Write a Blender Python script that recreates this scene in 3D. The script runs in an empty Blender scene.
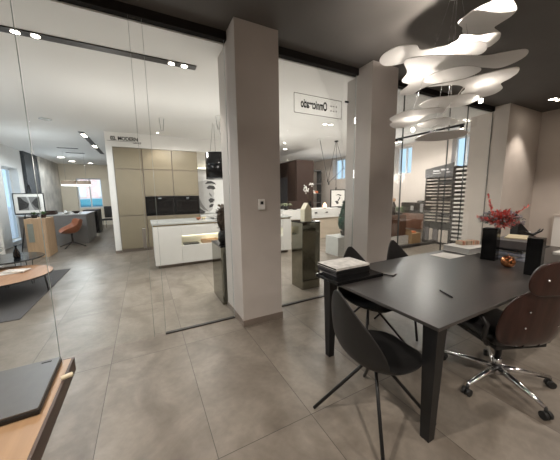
import bpy, bmesh, math, random
from mathutils import Vector, Matrix
PI = math.pi
random.seed(7)
SC = bpy.context.scene
COL = SC.collection

# ------------------------------------------------------------------ camera, sky, light, exposure
EYE = 1.5
cam_data = bpy.data.cameras.new('camera')
cam_data.sensor_fit = 'HORIZONTAL'
cam_data.sensor_width = 36.0
cam_data.lens = 259.37 / 560.0 * 36.0
cam_data.clip_start = 0.02
cam_data.clip_end = 200
cam = bpy.data.objects.new('camera', cam_data)
COL.objects.link(cam)
yaw, pit, roll = 0.480008, 0.137195, -0.013648
F = Vector((math.sin(yaw) * math.cos(pit), math.cos(yaw) * math.cos(pit), -math.sin(pit)))
R0 = Vector((math.cos(yaw), -math.sin(yaw), 0))
U0 = R0.cross(F)
R1 = R0 * math.cos(roll) + U0 * math.sin(roll)
U1 = U0 * math.cos(roll) - R0 * math.sin(roll)
M = Matrix((R1, U1, -F)).transposed().to_4x4()
M.translation = (0, 0, EYE)
cam.matrix_world = M
SC.camera = cam

SC.view_settings.view_transform = 'Standard'
SC.view_settings.look = 'None'
SC.view_settings.gamma = 1.0
SC.view_settings.use_curve_mapping = False
SC.view_settings.exposure = 1.2
SC.cycles.use_denoising = True
SC.cycles.transparent_max_bounces = 32
SC.cycles.max_bounces = 10
SC.cycles.diffuse_bounces = 5
SC.cycles.sample_clamp_indirect = 4.0

W = bpy.data.worlds.new('sky')
SC.world = W
W.use_nodes = True
wn = W.node_tree.nodes
wl = W.node_tree.links
wbg = wn['Background']
wtc = wn.new('ShaderNodeTexCoord')
wsep = wn.new('ShaderNodeSeparateXYZ')
wramp = wn.new('ShaderNodeValToRGB')
wramp.color_ramp.elements[0].position = 0.45
wramp.color_ramp.elements[0].color = (0.50, 0.72, 0.95, 1)
wramp.color_ramp.elements[1].position = 0.9
wramp.color_ramp.elements[1].color = (0.25, 0.50, 0.90, 1)
wl.new(wtc.outputs['Generated'], wsep.inputs[0])
wl.new(wsep.outputs[2], wramp.inputs[0])
wl.new(wramp.outputs[0], wbg.inputs[0])
wbg.inputs[1].default_value = 0.85

WARM = (1.0, 0.90, 0.80)
NEUT = (1.0, 0.955, 0.90)
COOL = (0.84, 0.93, 1.0)


def point(name, loc, power, color=WARM, r=0.04):
    d = bpy.data.lights.new(name, 'POINT')
    d.energy = power; d.color = color; d.shadow_soft_size = r
    o = bpy.data.objects.new(name, d); COL.objects.link(o); o.location = loc
    return o


def spot(name, loc, power, angle=110, color=WARM, r=0.05, target=None, blend=0.6):
    d = bpy.data.lights.new(name, 'SPOT')
    d.energy = power; d.color = color; d.shadow_soft_size = r
    d.spot_size = math.radians(angle); d.spot_blend = blend
    o = bpy.data.objects.new(name, d); COL.objects.link(o); o.location = loc
    if target is not None:
        v = Vector(target) - Vector(loc)
        o.rotation_euler = v.to_track_quat('-Z', 'Y').to_euler()
    return o


sun_d = bpy.data.lights.new('sun', 'SUN'); sun_d.energy = 1.6; sun_d.color = (1.0, 0.93, 0.86); sun_d.angle = 0.02
sun = bpy.data.objects.new('sun', sun_d); COL.objects.link(sun)
sun.rotation_euler = Vector((0.0, 0.75, -0.66)).to_track_quat('-Z', 'Y').to_euler()
# ceiling spotlights of the near room that stand outside the frame (behind and beside the camera)
for (x, y, p) in ((-1.2, 1.2, 105), (0.6, -1.2, 110), (3.2, -1.2, 55), (5.6, 0.4, 90)):
    spot('ceiling_spot_light', (x, y, 3.18), p, 140, WARM, 0.06)
# added wide fill spots for the showroom, without fixtures; cool ones imitate daylight
FAR_LIGHTS = [(-1.2, 4.6, 60), (1.3, 4.4, 60), (-1.9, 7.0, 60), (0.9, 6.9, 60), (2.4, 5.0, 60), (4.6, 5.9, 60),
              (5.2, 7.4, 50), (6.9, 4.4, 80), (6.7, 7.0, 70), (-2.2, 10.8, 60), (-2.4, 14.0, 60), (6.5, 9.8, 40)]
for (x, y, p) in FAR_LIGHTS:
    spot('showroom_fill_spot', (x, y, 3.05), p * (0.62 if x < -1.1 else 0.5), 165, COOL if x < -1.1 else NEUT, 0.10, blend=0.3)
# added unseen fill points, no lamp hangs there: they brighten the white ceiling
for (x, y, p) in ((-2.9, 5.0, 26), (-0.4, 5.2, 20), (1.15, 4.9, 20), (3.1, 4.4, 20), (3.2, 6.6, 26), (5.0, 5.0, 24), (6.9, 5.4, 40), (-2.4, 9.0, 22), (-2.6, 13.0, 26), (6.3, 8.6, 24)):
    point('showroom_fill_point', (x, y, 1.95), p * (0.52 if x < -1.1 else 0.52), COOL if x < -1.1 else NEUT, 0.18)

# ------------------------------------------------------------------ materials
MATS = {}


def mat(name, color, rough=0.5, metal=0.0, var=0.06, scale=8.0, bump=0.0, spec=0.5, emit=None, estr=0.0, stretch=None, coat=0.0):
    if name in MATS:
        return MATS[name]
    m = bpy.data.materials.new(name)
    m.use_nodes = True
    n, l = m.node_tree.nodes, m.node_tree.links
    b = n['Principled BSDF']
    b.inputs['Roughness'].default_value = rough
    b.inputs['Metallic'].default_value = metal
    b.inputs['Specular IOR Level'].default_value = spec
    b.inputs['Coat Weight'].default_value = coat
    tc = n.new('ShaderNodeTexCoord')
    mp = n.new('ShaderNodeMapping')
    if stretch:
        mp.inputs['Scale'].default_value = stretch
    l.new(tc.outputs['Object'], mp.inputs[0])
    nz = n.new('ShaderNodeTexNoise')
    nz.inputs['Scale'].default_value = scale
    nz.inputs['Detail'].default_value = 4
    l.new(mp.outputs[0], nz.inputs['Vector'])
    rp = n.new('ShaderNodeValToRGB')
    c = Vector(color)
    rp.color_ramp.elements[0].position = 0.3
    rp.color_ramp.elements[1].position = 0.7
    rp.color_ramp.elements[0].color = (*[max(0, v * (1 - var)) for v in c], 1)
    rp.color_ramp.elements[1].color = (*[min(1, v * (1 + var)) for v in c], 1)
    l.new(nz.outputs[0], rp.inputs[0])
    l.new(rp.outputs[0], b.inputs['Base Color'])
    if bump:
        bp = n.new('ShaderNodeBump')
        bp.inputs['Strength'].default_value = bump
        bp.inputs['Distance'].default_value = 0.01
        l.new(nz.outputs[0], bp.inputs['Height'])
        l.new(bp.outputs[0], b.inputs['Normal'])
    if emit:
        b.inputs['Emission Color'].default_value = (*emit, 1)
        b.inputs['Emission Strength'].default_value = estr
    MATS[name] = m
    return m


def floor_mat():
    m = bpy.data.materials.new('stone_tiles'); m.use_nodes = True
    n, l = m.node_tree.nodes, m.node_tree.links
    b = n['Principled BSDF']
    tc = n.new('ShaderNodeTexCoord'); sp = n.new('ShaderNodeSeparateXYZ')
    l.new(tc.outputs['Object'], sp.inputs[0])

    def mth(op, a, bb=None):
        k = n.new('ShaderNodeMath'); k.operation = op
        for i, v in enumerate((a, bb)):
            if v is None: continue
            if isinstance(v, (int, float)): k.inputs[i].default_value = v
            else: l.new(v, k.inputs[i])
        return k.outputs[0]
    ids, edges = [], []
    for ax, off, size in ((0, 0.37, 0.64), (1, -0.01, 1.31)):
        u = mth('DIVIDE', mth('ADD', sp.outputs[ax], off), size)
        fr = mth('FRACT', u); fl = mth('FLOOR', u)
        ids.append(fl)
        e = mth('MULTIPLY', mth('MINIMUM', fr, mth('SUBTRACT', 1.0, fr)), size)
        edges.append(e)
    grout = mth('LESS_THAN', mth('MINIMUM', edges[0], edges[1]), 0.0022)
    cmb = n.new('ShaderNodeCombineXYZ'); l.new(ids[0], cmb.inputs[0]); l.new(ids[1], cmb.inputs[1])
    wh = n.new('ShaderNodeTexWhiteNoise'); wh.noise_dimensions = '3D'; l.new(cmb.outputs[0], wh.inputs['Vector'])
    sc = n.new('ShaderNodeVectorMath'); sc.operation = 'MULTIPLY_ADD'
    l.new(wh.outputs['Color'], sc.inputs[0]); sc.inputs[1].default_value = (13, 17, 7); l.new(tc.outputs['Object'], sc.inputs[2])
    n1 = n.new('ShaderNodeTexNoise'); n1.inputs['Scale'].default_value = 1.7; n1.inputs['Detail'].default_value = 7
    n1.inputs['Roughness'].default_value = 0.62; n1.inputs['Distortion'].default_value = 1.2
    l.new(sc.outputs[0], n1.inputs['Vector'])
    n2 = n.new('ShaderNodeTexNoise'); n2.inputs['Scale'].default_value = 22; n2.inputs['Detail'].default_value = 5
    l.new(sc.outputs[0], n2.inputs['Vector'])
    wv = n.new('ShaderNodeTexWave'); wv.inputs['Scale'].default_value = 0.55; wv.inputs['Distortion'].default_value = 9
    wv.inputs['Detail'].default_value = 3; wv.inputs['Detail Scale'].default_value = 1.2
    l.new(sc.outputs[0], wv.inputs['Vector'])
    r1 = n.new('ShaderNodeValToRGB')
    e = r1.color_ramp.elements
    e[0].position = 0.30; e[0].color = (0.156, 0.131, 0.106, 1)
    e[1].position = 0.72; e[1].color = (0.272, 0.238, 0.200, 1)
    l.new(n1.outputs[0], r1.inputs[0])
    mx = n.new('ShaderNodeMix'); mx.data_type = 'RGBA'; mx.blend_type = 'MULTIPLY'
    rv = n.new('ShaderNodeValToRGB')
    rv.color_ramp.elements[0].position = 0.0; rv.color_ramp.elements[0].color = (0.66, 0.63, 0.60, 1)
    rv.color_ramp.elements[1].position = 0.22; rv.color_ramp.elements[1].color = (1, 1, 1, 1)
    l.new(wv.outputs[0], rv.inputs[0])
    mx.inputs[0].default_value = 0.5
    l.new(r1.outputs[0], mx.inputs[6]); l.new(rv.outputs[0], mx.inputs[7])
    m2 = n.new('ShaderNodeMix'); m2.data_type = 'RGBA'; m2.blend_type = 'MULTIPLY'; m2.inputs[0].default_value = 0.5
    r2 = n.new('ShaderNodeValToRGB')
    r2.color_ramp.elements[0].position = 0.3; r2.color_ramp.elements[0].color = (0.8, 0.8, 0.8, 1)
    r2.color_ramp.elements[1].position = 0.7; r2.color_ramp.elements[1].color = (1.1, 1.1, 1.1, 1)
    l.new(n2.outputs[0], r2.inputs[0])
    l.new(mx.outputs[2], m2.inputs[6]); l.new(r2.outputs[0], m2.inputs[7])
    m3 = n.new('ShaderNodeMix'); m3.data_type = 'RGBA'
    m3.inputs[7].default_value = (0.07, 0.06, 0.05, 1)
    l.new(grout, m3.inputs[0]); l.new(m2.outputs[2], m3.inputs[6])
    l.new(m3.outputs[2], b.inputs['Base Color'])
    b.inputs['Roughness'].default_value = 0.36
    b.inputs['Specular IOR Level'].default_value = 0.4
    bp = n.new('ShaderNodeBump'); bp.inputs['Strength'].default_value = 0.04; bp.inputs['Distance'].default_value = 0.01
    l.new(n2.outputs[0], bp.inputs['Height']); l.new(bp.outputs[0], b.inputs['Normal'])
    return m


def glass_mat(name, tint, refl=1.0):
    m = bpy.data.materials.new(name); m.use_nodes = True
    n, l = m.node_tree.nodes, m.node_tree.links
    n.remove(n['Principled BSDF'])
    tr = n.new('ShaderNodeBsdfTransparent'); tr.inputs[0].default_value = (*tint, 1)
    gl = n.new('ShaderNodeBsdfGlossy'); gl.inputs['Roughness'].default_value = 0.01
    fr = n.new('ShaderNodeFresnel'); fr.inputs[0].default_value = 1.5
    mu = n.new('ShaderNodeMath'); mu.operation = 'MULTIPLY'; mu.inputs[1].default_value = refl
    l.new(fr.outputs[0], mu.inputs[0])
    mx = n.new('ShaderNodeMixShader')
    l.new(mu.outputs[0], mx.inputs[0]); l.new(tr.outputs[0], mx.inputs[1]); l.new(gl.outputs[0], mx.inputs[2])
    l.new(mx.outputs[0], n['Material Output'].inputs[0])
    return m


def wood(name, color, rough=0.45, var=0.22, scale=3.0, axis=0, coat=0.0):
    st = [14, 14, 14]; st[axis] = 0.8
    return mat(name, color, rough, 0, var, scale, 0.05, 0.4, stretch=st, coat=coat)


def brick_mat():
    m = bpy.data.materials.new('pink_brick'); m.use_nodes = True
    n, l = m.node_tree.nodes, m.node_tree.links
    b = n['Principled BSDF']; b.inputs['Roughness'].default_value = 0.9
    tc = n.new('ShaderNodeTexCoord'); mp = n.new('ShaderNodeMapping'); mp.inputs['Rotation'].default_value = (PI / 2, 0, 0)
    br = n.new('ShaderNodeTexBrick'); br.inputs['Scale'].default_value = 2.0
    br.inputs['Color1'].default_value = (0.80, 0.48, 0.42, 1); br.inputs['Color2'].default_value = (0.72, 0.55, 0.52, 1)
    br.inputs['Mortar'].default_value = (0.85, 0.78, 0.74, 1)
    l.new(tc.outputs['Object'], mp.inputs[0]); l.new(mp.outputs[0], br.inputs['Vector']); l.new(br.outputs[0], b.inputs['Base Color'])
    return m


M_floor = floor_mat()
M_wallnear = mat('warm_taupe_plaster', (0.58, 0.52, 0.47), 0.85, var=0.03, scale=3)
M_column = mat('taupe_column_paint', (0.47, 0.432, 0.402), 0.8, var=0.03, scale=4)
M_white = mat('white_wall_paint', (0.78, 0.76, 0.73), 0.85, var=0.02, scale=3)
M_ceilfar = mat('white_ceiling_paint', (0.80, 0.79, 0.77), 0.9, var=0.015, scale=2)
M_ceilnear = mat('dark_ceiling_paint', (0.10, 0.092, 0.085), 0.85, var=0.04, scale=3)
M_darktrim = mat('dark_brown_metal', (0.035, 0.032, 0.030), 0.5)
M_base = mat('bronze_baseboard', (0.24, 0.20, 0.17), 0.4, 0.3)
M_black = mat('black_powder_coat', (0.007, 0.007, 0.0075), 0.45, var=0.2, scale=20)
M_blackgloss = mat('black_gloss', (0.005, 0.005, 0.0055), 0.15, spec=0.22)
M_tabletop = mat('black_table_laminate', (0.046, 0.042, 0.040), 0.34, var=0.10, scale=40, bump=0.02, spec=0.8)
M_chair = mat('black_chair_shell', (0.009, 0.0085, 0.0085), 0.5, var=0.15, scale=30, bump=0.02)
M_rose = wood('rosewood_veneer', (0.032, 0.011, 0.008), 0.28, 0.35, 2.0, 2, coat=0.4)
M_leather = mat('black_leather', (0.016, 0.015, 0.015), 0.38, var=0.2, scale=60, bump=0.15)
M_chrome = mat('polished_aluminium', (0.75, 0.75, 0.76), 0.15, 1.0, var=0.03)
M_rubber = mat('black_rubber', (0.012, 0.012, 0.012), 0.6)
M_paper = mat('white_paper', (0.80, 0.78, 0.74), 0.8, var=0.03)
M_oak = wood('honey_oak', (0.36, 0.225, 0.125), 0.4, 0.14, 2.2, 1)
M_darkedge = wood('dark_brown_edge', (0.085, 0.055, 0.040), 0.5, 0.2, 2.0, 1)
M_lightoak = wood('light_oak', (0.46, 0.31, 0.19), 0.5, 0.12, 2.0, 2)
M_walnut = wood('walnut', (0.030, 0.014, 0.009), 0.75, 0.25, 2.0, 2)
M_walnutmid = wood('walnut_mid', (0.125, 0.058, 0.035), 0.45, 0.25, 2.0, 2)
M_cab = mat('champagne_lacquer', (0.25, 0.212, 0.148), 0.42, 0.12, var=0.04, scale=5)
M_island = mat('white_lacquer', (0.74, 0.73, 0.70), 0.35, var=0.02)
M_worktop = mat('grey_worktop', (0.50, 0.51, 0.49), 0.25, var=0.06, scale=20)
M_beige = mat('beige_laminate', (0.55, 0.47, 0.37), 0.5, var=0.05)
M_greycounter = mat('slate_grey_lacquer', (0.19, 0.18, 0.175), 0.45, var=0.06)
M_stone = mat('grey_stone_panel', (0.50, 0.47, 0.43), 0.6, var=0.25, scale=2.2)
M_darkstone = mat('dark_stone_strip', (0.055, 0.062, 0.070), 0.6, var=0.25, scale=12)
M_mirror = mat('bronze_mirror', (0.27, 0.262, 0.215), 0.08, 1.0, var=0.03, scale=2)
M_rug = mat('charcoal_rug', (0.085, 0.082, 0.085), 0.95, var=0.3, scale=120, bump=0.4)
M_tan = mat('cognac_leather', (0.33, 0.115, 0.055), 0.45, var=0.15, scale=20)
M_lampwhite = mat('white_lamp_sheet', (0.74, 0.73, 0.715), 0.6, var=0.01)
M_glow = mat('lamp_glow', (1, 0.95, 0.85), 0.5, emit=(1, 0.90, 0.76), estr=12)
M_glowsoft = mat('niche_led_strip', (1, 0.95, 0.8), 0.5, emit=(1, 0.93, 0.68), estr=1.4)
M_copper = mat('copper', (0.60, 0.24, 0.10), 0.16, 1.0, var=0.05)
M_red = mat('coral_red_plume', (0.80, 0.19, 0.17), 0.8, var=0.25, scale=40)
M_greyleaf = mat('grey_green_leaf', (0.17, 0.20, 0.18), 0.7, var=0.4, scale=30)
M_palebud = mat('pale_lilac_bud', (0.42, 0.38, 0.42), 0.7, var=0.3, scale=30)
M_leaf = mat('green_leaf', (0.07, 0.17, 0.045), 0.6, var=0.35, scale=30)
M_darkleaf = mat('dark_green_conifer', (0.012, 0.045, 0.028), 0.7, var=0.5, scale=40, bump=0.4)
M_drybrown = mat('dried_brown_foliage', (0.06, 0.04, 0.025), 0.8, var=0.4, scale=40)
M_blue = mat('blue_grey_paper', (0.30, 0.32, 0.38), 0.7)
M_cream = mat('cream_board', (0.70, 0.60, 0.40), 0.7)
M_sample = mat('pale_sample', (0.52, 0.46, 0.39), 0.5, var=0.1)
M_sampledark = mat('grey_sample', (0.13, 0.12, 0.12), 0.5, var=0.1)
M_card = mat('cardboard', (0.46, 0.31, 0.17), 0.8)
M_orange = mat('orange_paper', (0.70, 0.20, 0.07), 0.7)
M_screen = mat('dark_screen', (0.012, 0.014, 0.016), 0.15)
M_plastic = mat('white_plastic', (0.78, 0.78, 0.76), 0.4, var=0.01)
M_laptop = mat('grey_laptop_lid', (0.10, 0.095, 0.09), 0.42, 0.3, var=0.05, scale=30)
M_shade = mat('brown_lamp_shade', (0.34, 0.25, 0.18), 0.7)
M_shadeglow = mat('white_lamp_diffuser', (0.9, 0.88, 0.85), 0.6, emit=(0.9, 0.95, 1), estr=0.8)
M_salt = mat('glowing_salt', (0.9, 0.6, 0.45), 0.6, emit=(1.0, 0.55, 0.32), estr=1.4)
M_housewhite = mat('cream_ceramic', (0.72, 0.66, 0.50), 0.5, var=0.08)
M_frame = mat('window_frame_white', (0.72, 0.73, 0.74), 0.5)
M_bluecar = mat('silver_blue_car_paint', (0.45, 0.55, 0.62), 0.3, 0.3)
M_carwin = mat('car_glass', (0.10, 0.33, 0.42), 0.08)
M_pave = mat('pale_paving', (0.42, 0.44, 0.46), 0.9, var=0.1)
M_ink = mat('dark_grey_lettering', (0.012, 0.011, 0.011), 0.8, spec=0.1)
M_whiteink = mat('white_lettering', (0.80, 0.79, 0.77), 0.6)
M_facelight = mat('print_light_grey', (0.46, 0.455, 0.445), 0.5, var=0.05)
M_facemid = mat('print_mid_grey', (0.20, 0.198, 0.192), 0.5, var=0.05)
M_facedark = mat('print_dark_grey', (0.035, 0.034, 0.034), 0.5)
M_glass = glass_mat('clear_glass', (0.962, 0.972, 0.965), 0.30)
M_smoke = glass_mat('dark_glass', (0.30, 0.33, 0.33), 1.3)
M_edgeL = mat('pale_glass_edge', (0.26, 0.30, 0.28), 0.3)
M_edgeD = mat('dark_glass_edge', (0.05, 0.055, 0.052), 0.3)
M_brick = brick_mat()
M_curtain = mat('dark_shelf', (0.06, 0.06, 0.06), 0.6)


# ------------------------------------------------------------------ mesh helpers
class MB:
    def __init__(s):
        s.bm = bmesh.new(); s.mi = 0

    def _tag(s, faces, smooth=False):
        for f in faces:
            f.material_index = s.mi; f.smooth = smooth

    def box(s, x0, x1, y0, y1, z0, z1, bev=0.0, rot=None):
        n0 = len(s.bm.faces)
        vs = [s.bm.verts.new((x, y, z)) for x in (x0, x1) for y in (y0, y1) for z in (z0, z1)]
        fs = [s.bm.faces.new([vs[i] for i in q]) for q in ((0, 1, 3, 2), (4, 6, 7, 5), (0, 4, 5, 1), (2, 3, 7, 6), (0, 2, 6, 4), (1, 5, 7, 3))]
        s._tag(fs)
        if rot is not None:
            ang, cx, cy = rot
            bmesh.ops.rotate(s.bm, verts=vs, cent=(cx, cy, 0), matrix=Matrix.Rotation(ang, 3, 'Z'))
        if bev > 0:
            es = list({e for f in fs for e in f.edges})
            r = bmesh.ops.bevel(s.bm, geom=es, offset=bev, segments=2, affect='EDGES', profile=0.6)
            s._tag(r['faces'])
        return s

    def cyl(s, p0, p1, r0, r1=None, seg=16, smooth=True, caps=True):
        r1 = r0 if r1 is None else r1
        p0, p1 = Vector(p0), Vector(p1)
        d = (p1 - p0).normalized()
        a = d.orthogonal().normalized(); b = d.cross(a)
        A, B = [], []
        for i in range(seg):
            t = 2 * PI * i / seg; v = a * math.cos(t) + b * math.sin(t)
            A.append(s.bm.verts.new(p0 + v * r0)); B.append(s.bm.verts.new(p1 + v * r1))
        fs = [s.bm.faces.new((A[i], A[(i + 1) % seg], B[(i + 1) % seg], B[i])) for i in range(seg)]
        s._tag(fs, smooth)
        if caps:
            s._tag([s.bm.faces.new(A[::-1]), s.bm.faces.new(B)])
        return s

    def tube(s, pts, r, seg=8, rads=None):
        pts = [Vector(p) for p in pts]
        rings = []
        prev = None
        for i, p in enumerate(pts):
            d = (pts[min(i + 1, len(pts) - 1)] - pts[max(i - 1, 0)]).normalized()
            if prev is None: a = d.orthogonal().normalized()
            else:
                a = prev - d * prev.dot(d)
                a = a.normalized() if a.length > 1e-5 else d.orthogonal().normalized()
            prev = a; b = d.cross(a); rr = rads[i] if rads else r
            rings.append([s.bm.verts.new(p + (a * math.cos(2 * PI * k / seg) + b * math.sin(2 * PI * k / seg)) * rr) for k in range(seg)])
        fs = []
        for A, B in zip(rings, rings[1:]):
            fs += [s.bm.faces.new((A[k], A[(k + 1) % seg], B[(k + 1) % seg], B[k])) for k in range(seg)]
        s._tag(fs, True)
        s._tag([s.bm.faces.new(rings[0][::-1]), s.bm.faces.new(rings[-1])])
        return s

    def lathe(s, prof, c=(0, 0, 0), seg=24, sx=1, sy=1):
        rings = []
        for r, z in prof:
            rings.append([s.bm.verts.new((c[0] + r * math.cos(2 * PI * k / seg) * sx, c[1] + r * math.sin(2 * PI * k / seg) * sy, c[2] + z)) for k in range(seg)])
        fs = []
        for A, B in zip(rings, rings[1:]):
            fs += [s.bm.faces.new((A[k], A[(k + 1) % seg], B[(k + 1) % seg], B[k])) for k in range(seg)]
        s._tag(fs, True)
        s._tag([s.bm.faces.new(rings[0][::-1]), s.bm.faces.new(rings[-1])])
        return s

    def ball(s, c, r, sx=1, sy=1, sz=1, u=14, v=8):
        prof = [(r * math.sin(PI * (i + 0.02) / (v + 0.04)), -r * sz * math.cos(PI * (i + 0.02) / (v + 0.04))) for i in range(v + 1)]
        return s.lathe(prof, c, u, sx, sy)

    def prism(s, pts, z0, z1, plane='XY', smooth=False):
        def P(a, b, h):
            return {'XY': (a, b, h), 'XZ': (a, h, b), 'YZ': (h, a, b)}[plane]
        A = [s.bm.verts.new(P(a, b, z0)) for a, b in pts]
        B = [s.bm.verts.new(P(a, b, z1)) for a, b in pts]
        n = len(pts)
        s._tag([s.bm.faces.new((A[i], A[(i + 1) % n], B[(i + 1) % n], B[i])) for i in range(n)], smooth)
        s._tag([s.bm.faces.new(A[::-1]), s.bm.faces.new(B)])
        return s

    def leaf(s, p, d, L, w, droop=0.3, up=(0, 0, 1)):
        p, d = Vector(p), Vector(d).normalized()
        side = d.cross(Vector(up))
        side = side.normalized() if side.length > 1e-4 else Vector((1, 0, 0))
        prof = [(0, 0.15), (0.35, 1), (0.7, 0.75), (1, 0.05)]
        rows = []
        for t, ww in prof:
            c = p + d * L * t - Vector((0, 0, 1)) * droop * L * t * t
            rows.append((s.bm.verts.new(c - side * w * ww / 2), s.bm.verts.new(c + side * w * ww / 2)))
        for a, b in zip(rows, rows[1:]):
            s._tag([s.bm.faces.new((a[0], a[1], b[1], b[0]))], True)
        return s

    def build(s, name, mats, parent=None, loc=None, rotz=0, mods=None):
        bmesh.ops.recalc_face_normals(s.bm, faces=s.bm.faces[:])
        me = bpy.data.meshes.new(name)
        s.bm.to_mesh(me); s.bm.free()
        for m in (mats if isinstance(mats, (list, tuple)) else [mats]):
            me.materials.append(m)
        o = bpy.data.objects.new(name, me)
        COL.objects.link(o)
        if loc is not None: o.location = loc
        o.rotation_euler.z = rotz
        if parent is not None: o.parent = parent
        return o


def tag(o, label, cat, group=None, kind=None):
    o['label'] = label; o['category'] = cat
    if group: o['group'] = group
    if kind: o['kind'] = kind
    return o


def thing(name, label, cat, loc=(0, 0, 0), rotz=0, group=None):
    o = bpy.data.objects.new(name, None)
    o.empty_display_size = 0.1
    COL.objects.link(o); o.location = loc; o.rotation_euler.z = rotz
    return tag(o, label, cat, group)


def struct(o):
    o['kind'] = 'structure'
    return o


def dup(root, loc, label, rotz=None, group=None):
    r = root.copy(); COL.objects.link(r); r.location = loc; r['label'] = label
    if rotz is not None: r.rotation_euler.z = rotz
    if group: r['group'] = group
    for ch in list(root.children):
        c = ch.copy(); COL.objects.link(c); c.parent = r
        for g in list(ch.children):
            d = g.copy(); COL.objects.link(d); d.parent = c
    return r


def smooth_loop(pts, n=5):
    out = []
    N = len(pts)
    for i in range(N):
        p0, p1, p2, p3 = (Vector((*pts[(i + k) % N], 0)) for k in (-1, 0, 1, 2))
        for k in range(n):
            t = k / n
            v = 0.5 * ((2 * p1) + (p2 - p0) * t + (2 * p0 - 5 * p1 + 4 * p2 - p3) * t * t + (3 * p1 - p0 - 3 * p2 + p3) * t ** 3)
            out.append((v.x, v.y))
    return out


def text_mesh(name, body, size, m, parent, loc, rot, extrude=0.001, sx=1.0, bold=0.0):
    c = bpy.data.curves.new(name, 'FONT')
    c.body = body; c.size = size; c.extrude = extrude; c.offset = bold
    c.fill_mode = 'BOTH'; c.dimensions = '2D'; c.align_x = 'CENTER'; c.align_y = 'CENTER'
    t = bpy.data.objects.new(name, c); COL.objects.link(t)
    bpy.context.view_layer.update()
    me = bpy.data.meshes.new_from_object(t)
    bpy.data.objects.remove(t)
    me.materials.clear(); me.materials.append(m)
    o = bpy.data.objects.new(name, me); COL.objects.link(o)
    o.location = loc; o.rotation_euler = rot; o.scale = (sx, 1, 1)
    if parent: o.parent = parent
    return o


def wall_open(name, axis, c0, c1, a0, a1, z0, z1, openings, m):
    """wall slab; axis 'X': slab spans c0..c1 in X and runs along Y (a0..a1)"""
    mb = MB()

    def bx(p, q, zz0, zz1):
        if q - p < 1e-4 or zz1 - zz0 < 1e-4: return
        if axis == 'X': mb.box(c0, c1, p, q, zz0, zz1)
        else: mb.box(p, q, c0, c1, zz0, zz1)
    cur = a0
    for (p, q, w0, w1) in sorted(openings):
        bx(cur, p, z0, z1); bx(p, q, z0, w0); bx(p, q, w1, z1); cur = q
    bx(cur, a1, z0, z1)
    return struct(mb.build(name, m))


# ------------------------------------------------------------------ the setting
ZN, ZF, YG = 3.22, 3.12, 2.95
struct(MB().box(-4.4, 8.5, -3.2, 16.9, -0.12, 0).build('floor', M_floor))
struct(MB().box(-3.9, 8.3, -3.2, 3.0, ZN, 3.5).build('ceiling', M_ceilnear))
struct(MB().box(-3.9, 8.3, 3.0, 16.8, ZF, 3.5).build('ceiling.001', M_ceilfar))
struct(MB().box(-3.7, 8.0, 2.925, 3.0, 3.135, ZN).build('trim_1', mat('dark_header_paint', (0.022, 0.020, 0.019), 0.9, spec=0.05)))
wall_open('wall_left', 'X', -4.0, -3.7, -3.2, 16.8, 0, 3.3, [(10.9, 12.05, 0.12, 2.47)], M_white)
wall_open('wall_right', 'X', 8.0, 8.3, -3.2, 12.3, 0, 3.3,
          [(3.95, 4.55, 2.13, 3.06), (5.82, 6.48, 2.13, 3.06), (9.05, 9.9, 2.13, 3.06)], M_wallnear)
wall_open('wall_far', 'Y', 16.5, 16.8, -4.0, 2.6, 0, 3.3, [(-2.95, -1.9, 0.92, 2.44)], mat('cream_wall_paint', (0.74, 0.66, 0.54), 0.85, var=0.02, scale=3))
struct(MB().box(2.4, 2.6, 8.65, 16.5, 0, 3.3).build('wall_inner', M_white))
struct(MB().box(2.6, 8.3, 12.0, 12.3, 0, 3.3).build('wall_rear', M_white))
struct(MB().box(-4.0, 8.3, -3.5, -3.2, 0, 3.5).build('wall_back', M_wallnear))
# kitchen partition: pillar, header, back
kp = MB()
kp.box(-0.75, -0.61, 8.0, 8.65, 0, ZF)
kp.box(-0.61, 4.2, 8.0, 8.65, 2.76, ZF)
kp.box(-0.61, 4.2, 8.55, 8.65, 0, 2.76)
struct(kp.build('wall_kitchen', M_white))
struct(MB().box(-0.755, -0.605, 7.99, 8.0, 0, 0.07).build('baseboard_kitchen', M_base))
# columns
for i, (x0, x1, yb) in enumerate(((0.91, 1.40, 3.30), (2.80, 3.29, 3.15))):
    struct(MB().box(x0, x1, 2.67, yb, 0, ZN).build('column' if i == 0 else 'column.001', M_column))
    b = MB()
    b.box(x0 - 0.008, x1 + 0.008, 2.662, 2.67, 0.006, 0.075)
    b.box(x0 - 0.008, x0, 2.67, yb, 0.006, 0.075)
    b.box(x1, x1 + 0.008, 2.67, yb, 0.006, 0.075)
    struct(b.build('baseboard_column' if i == 0 else 'baseboard_column.001', M_base))
struct(MB().box(6.55, 8.0, 2.67, 3.36, 0, ZN).build('wall_front_right', M_wallnear))

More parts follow.
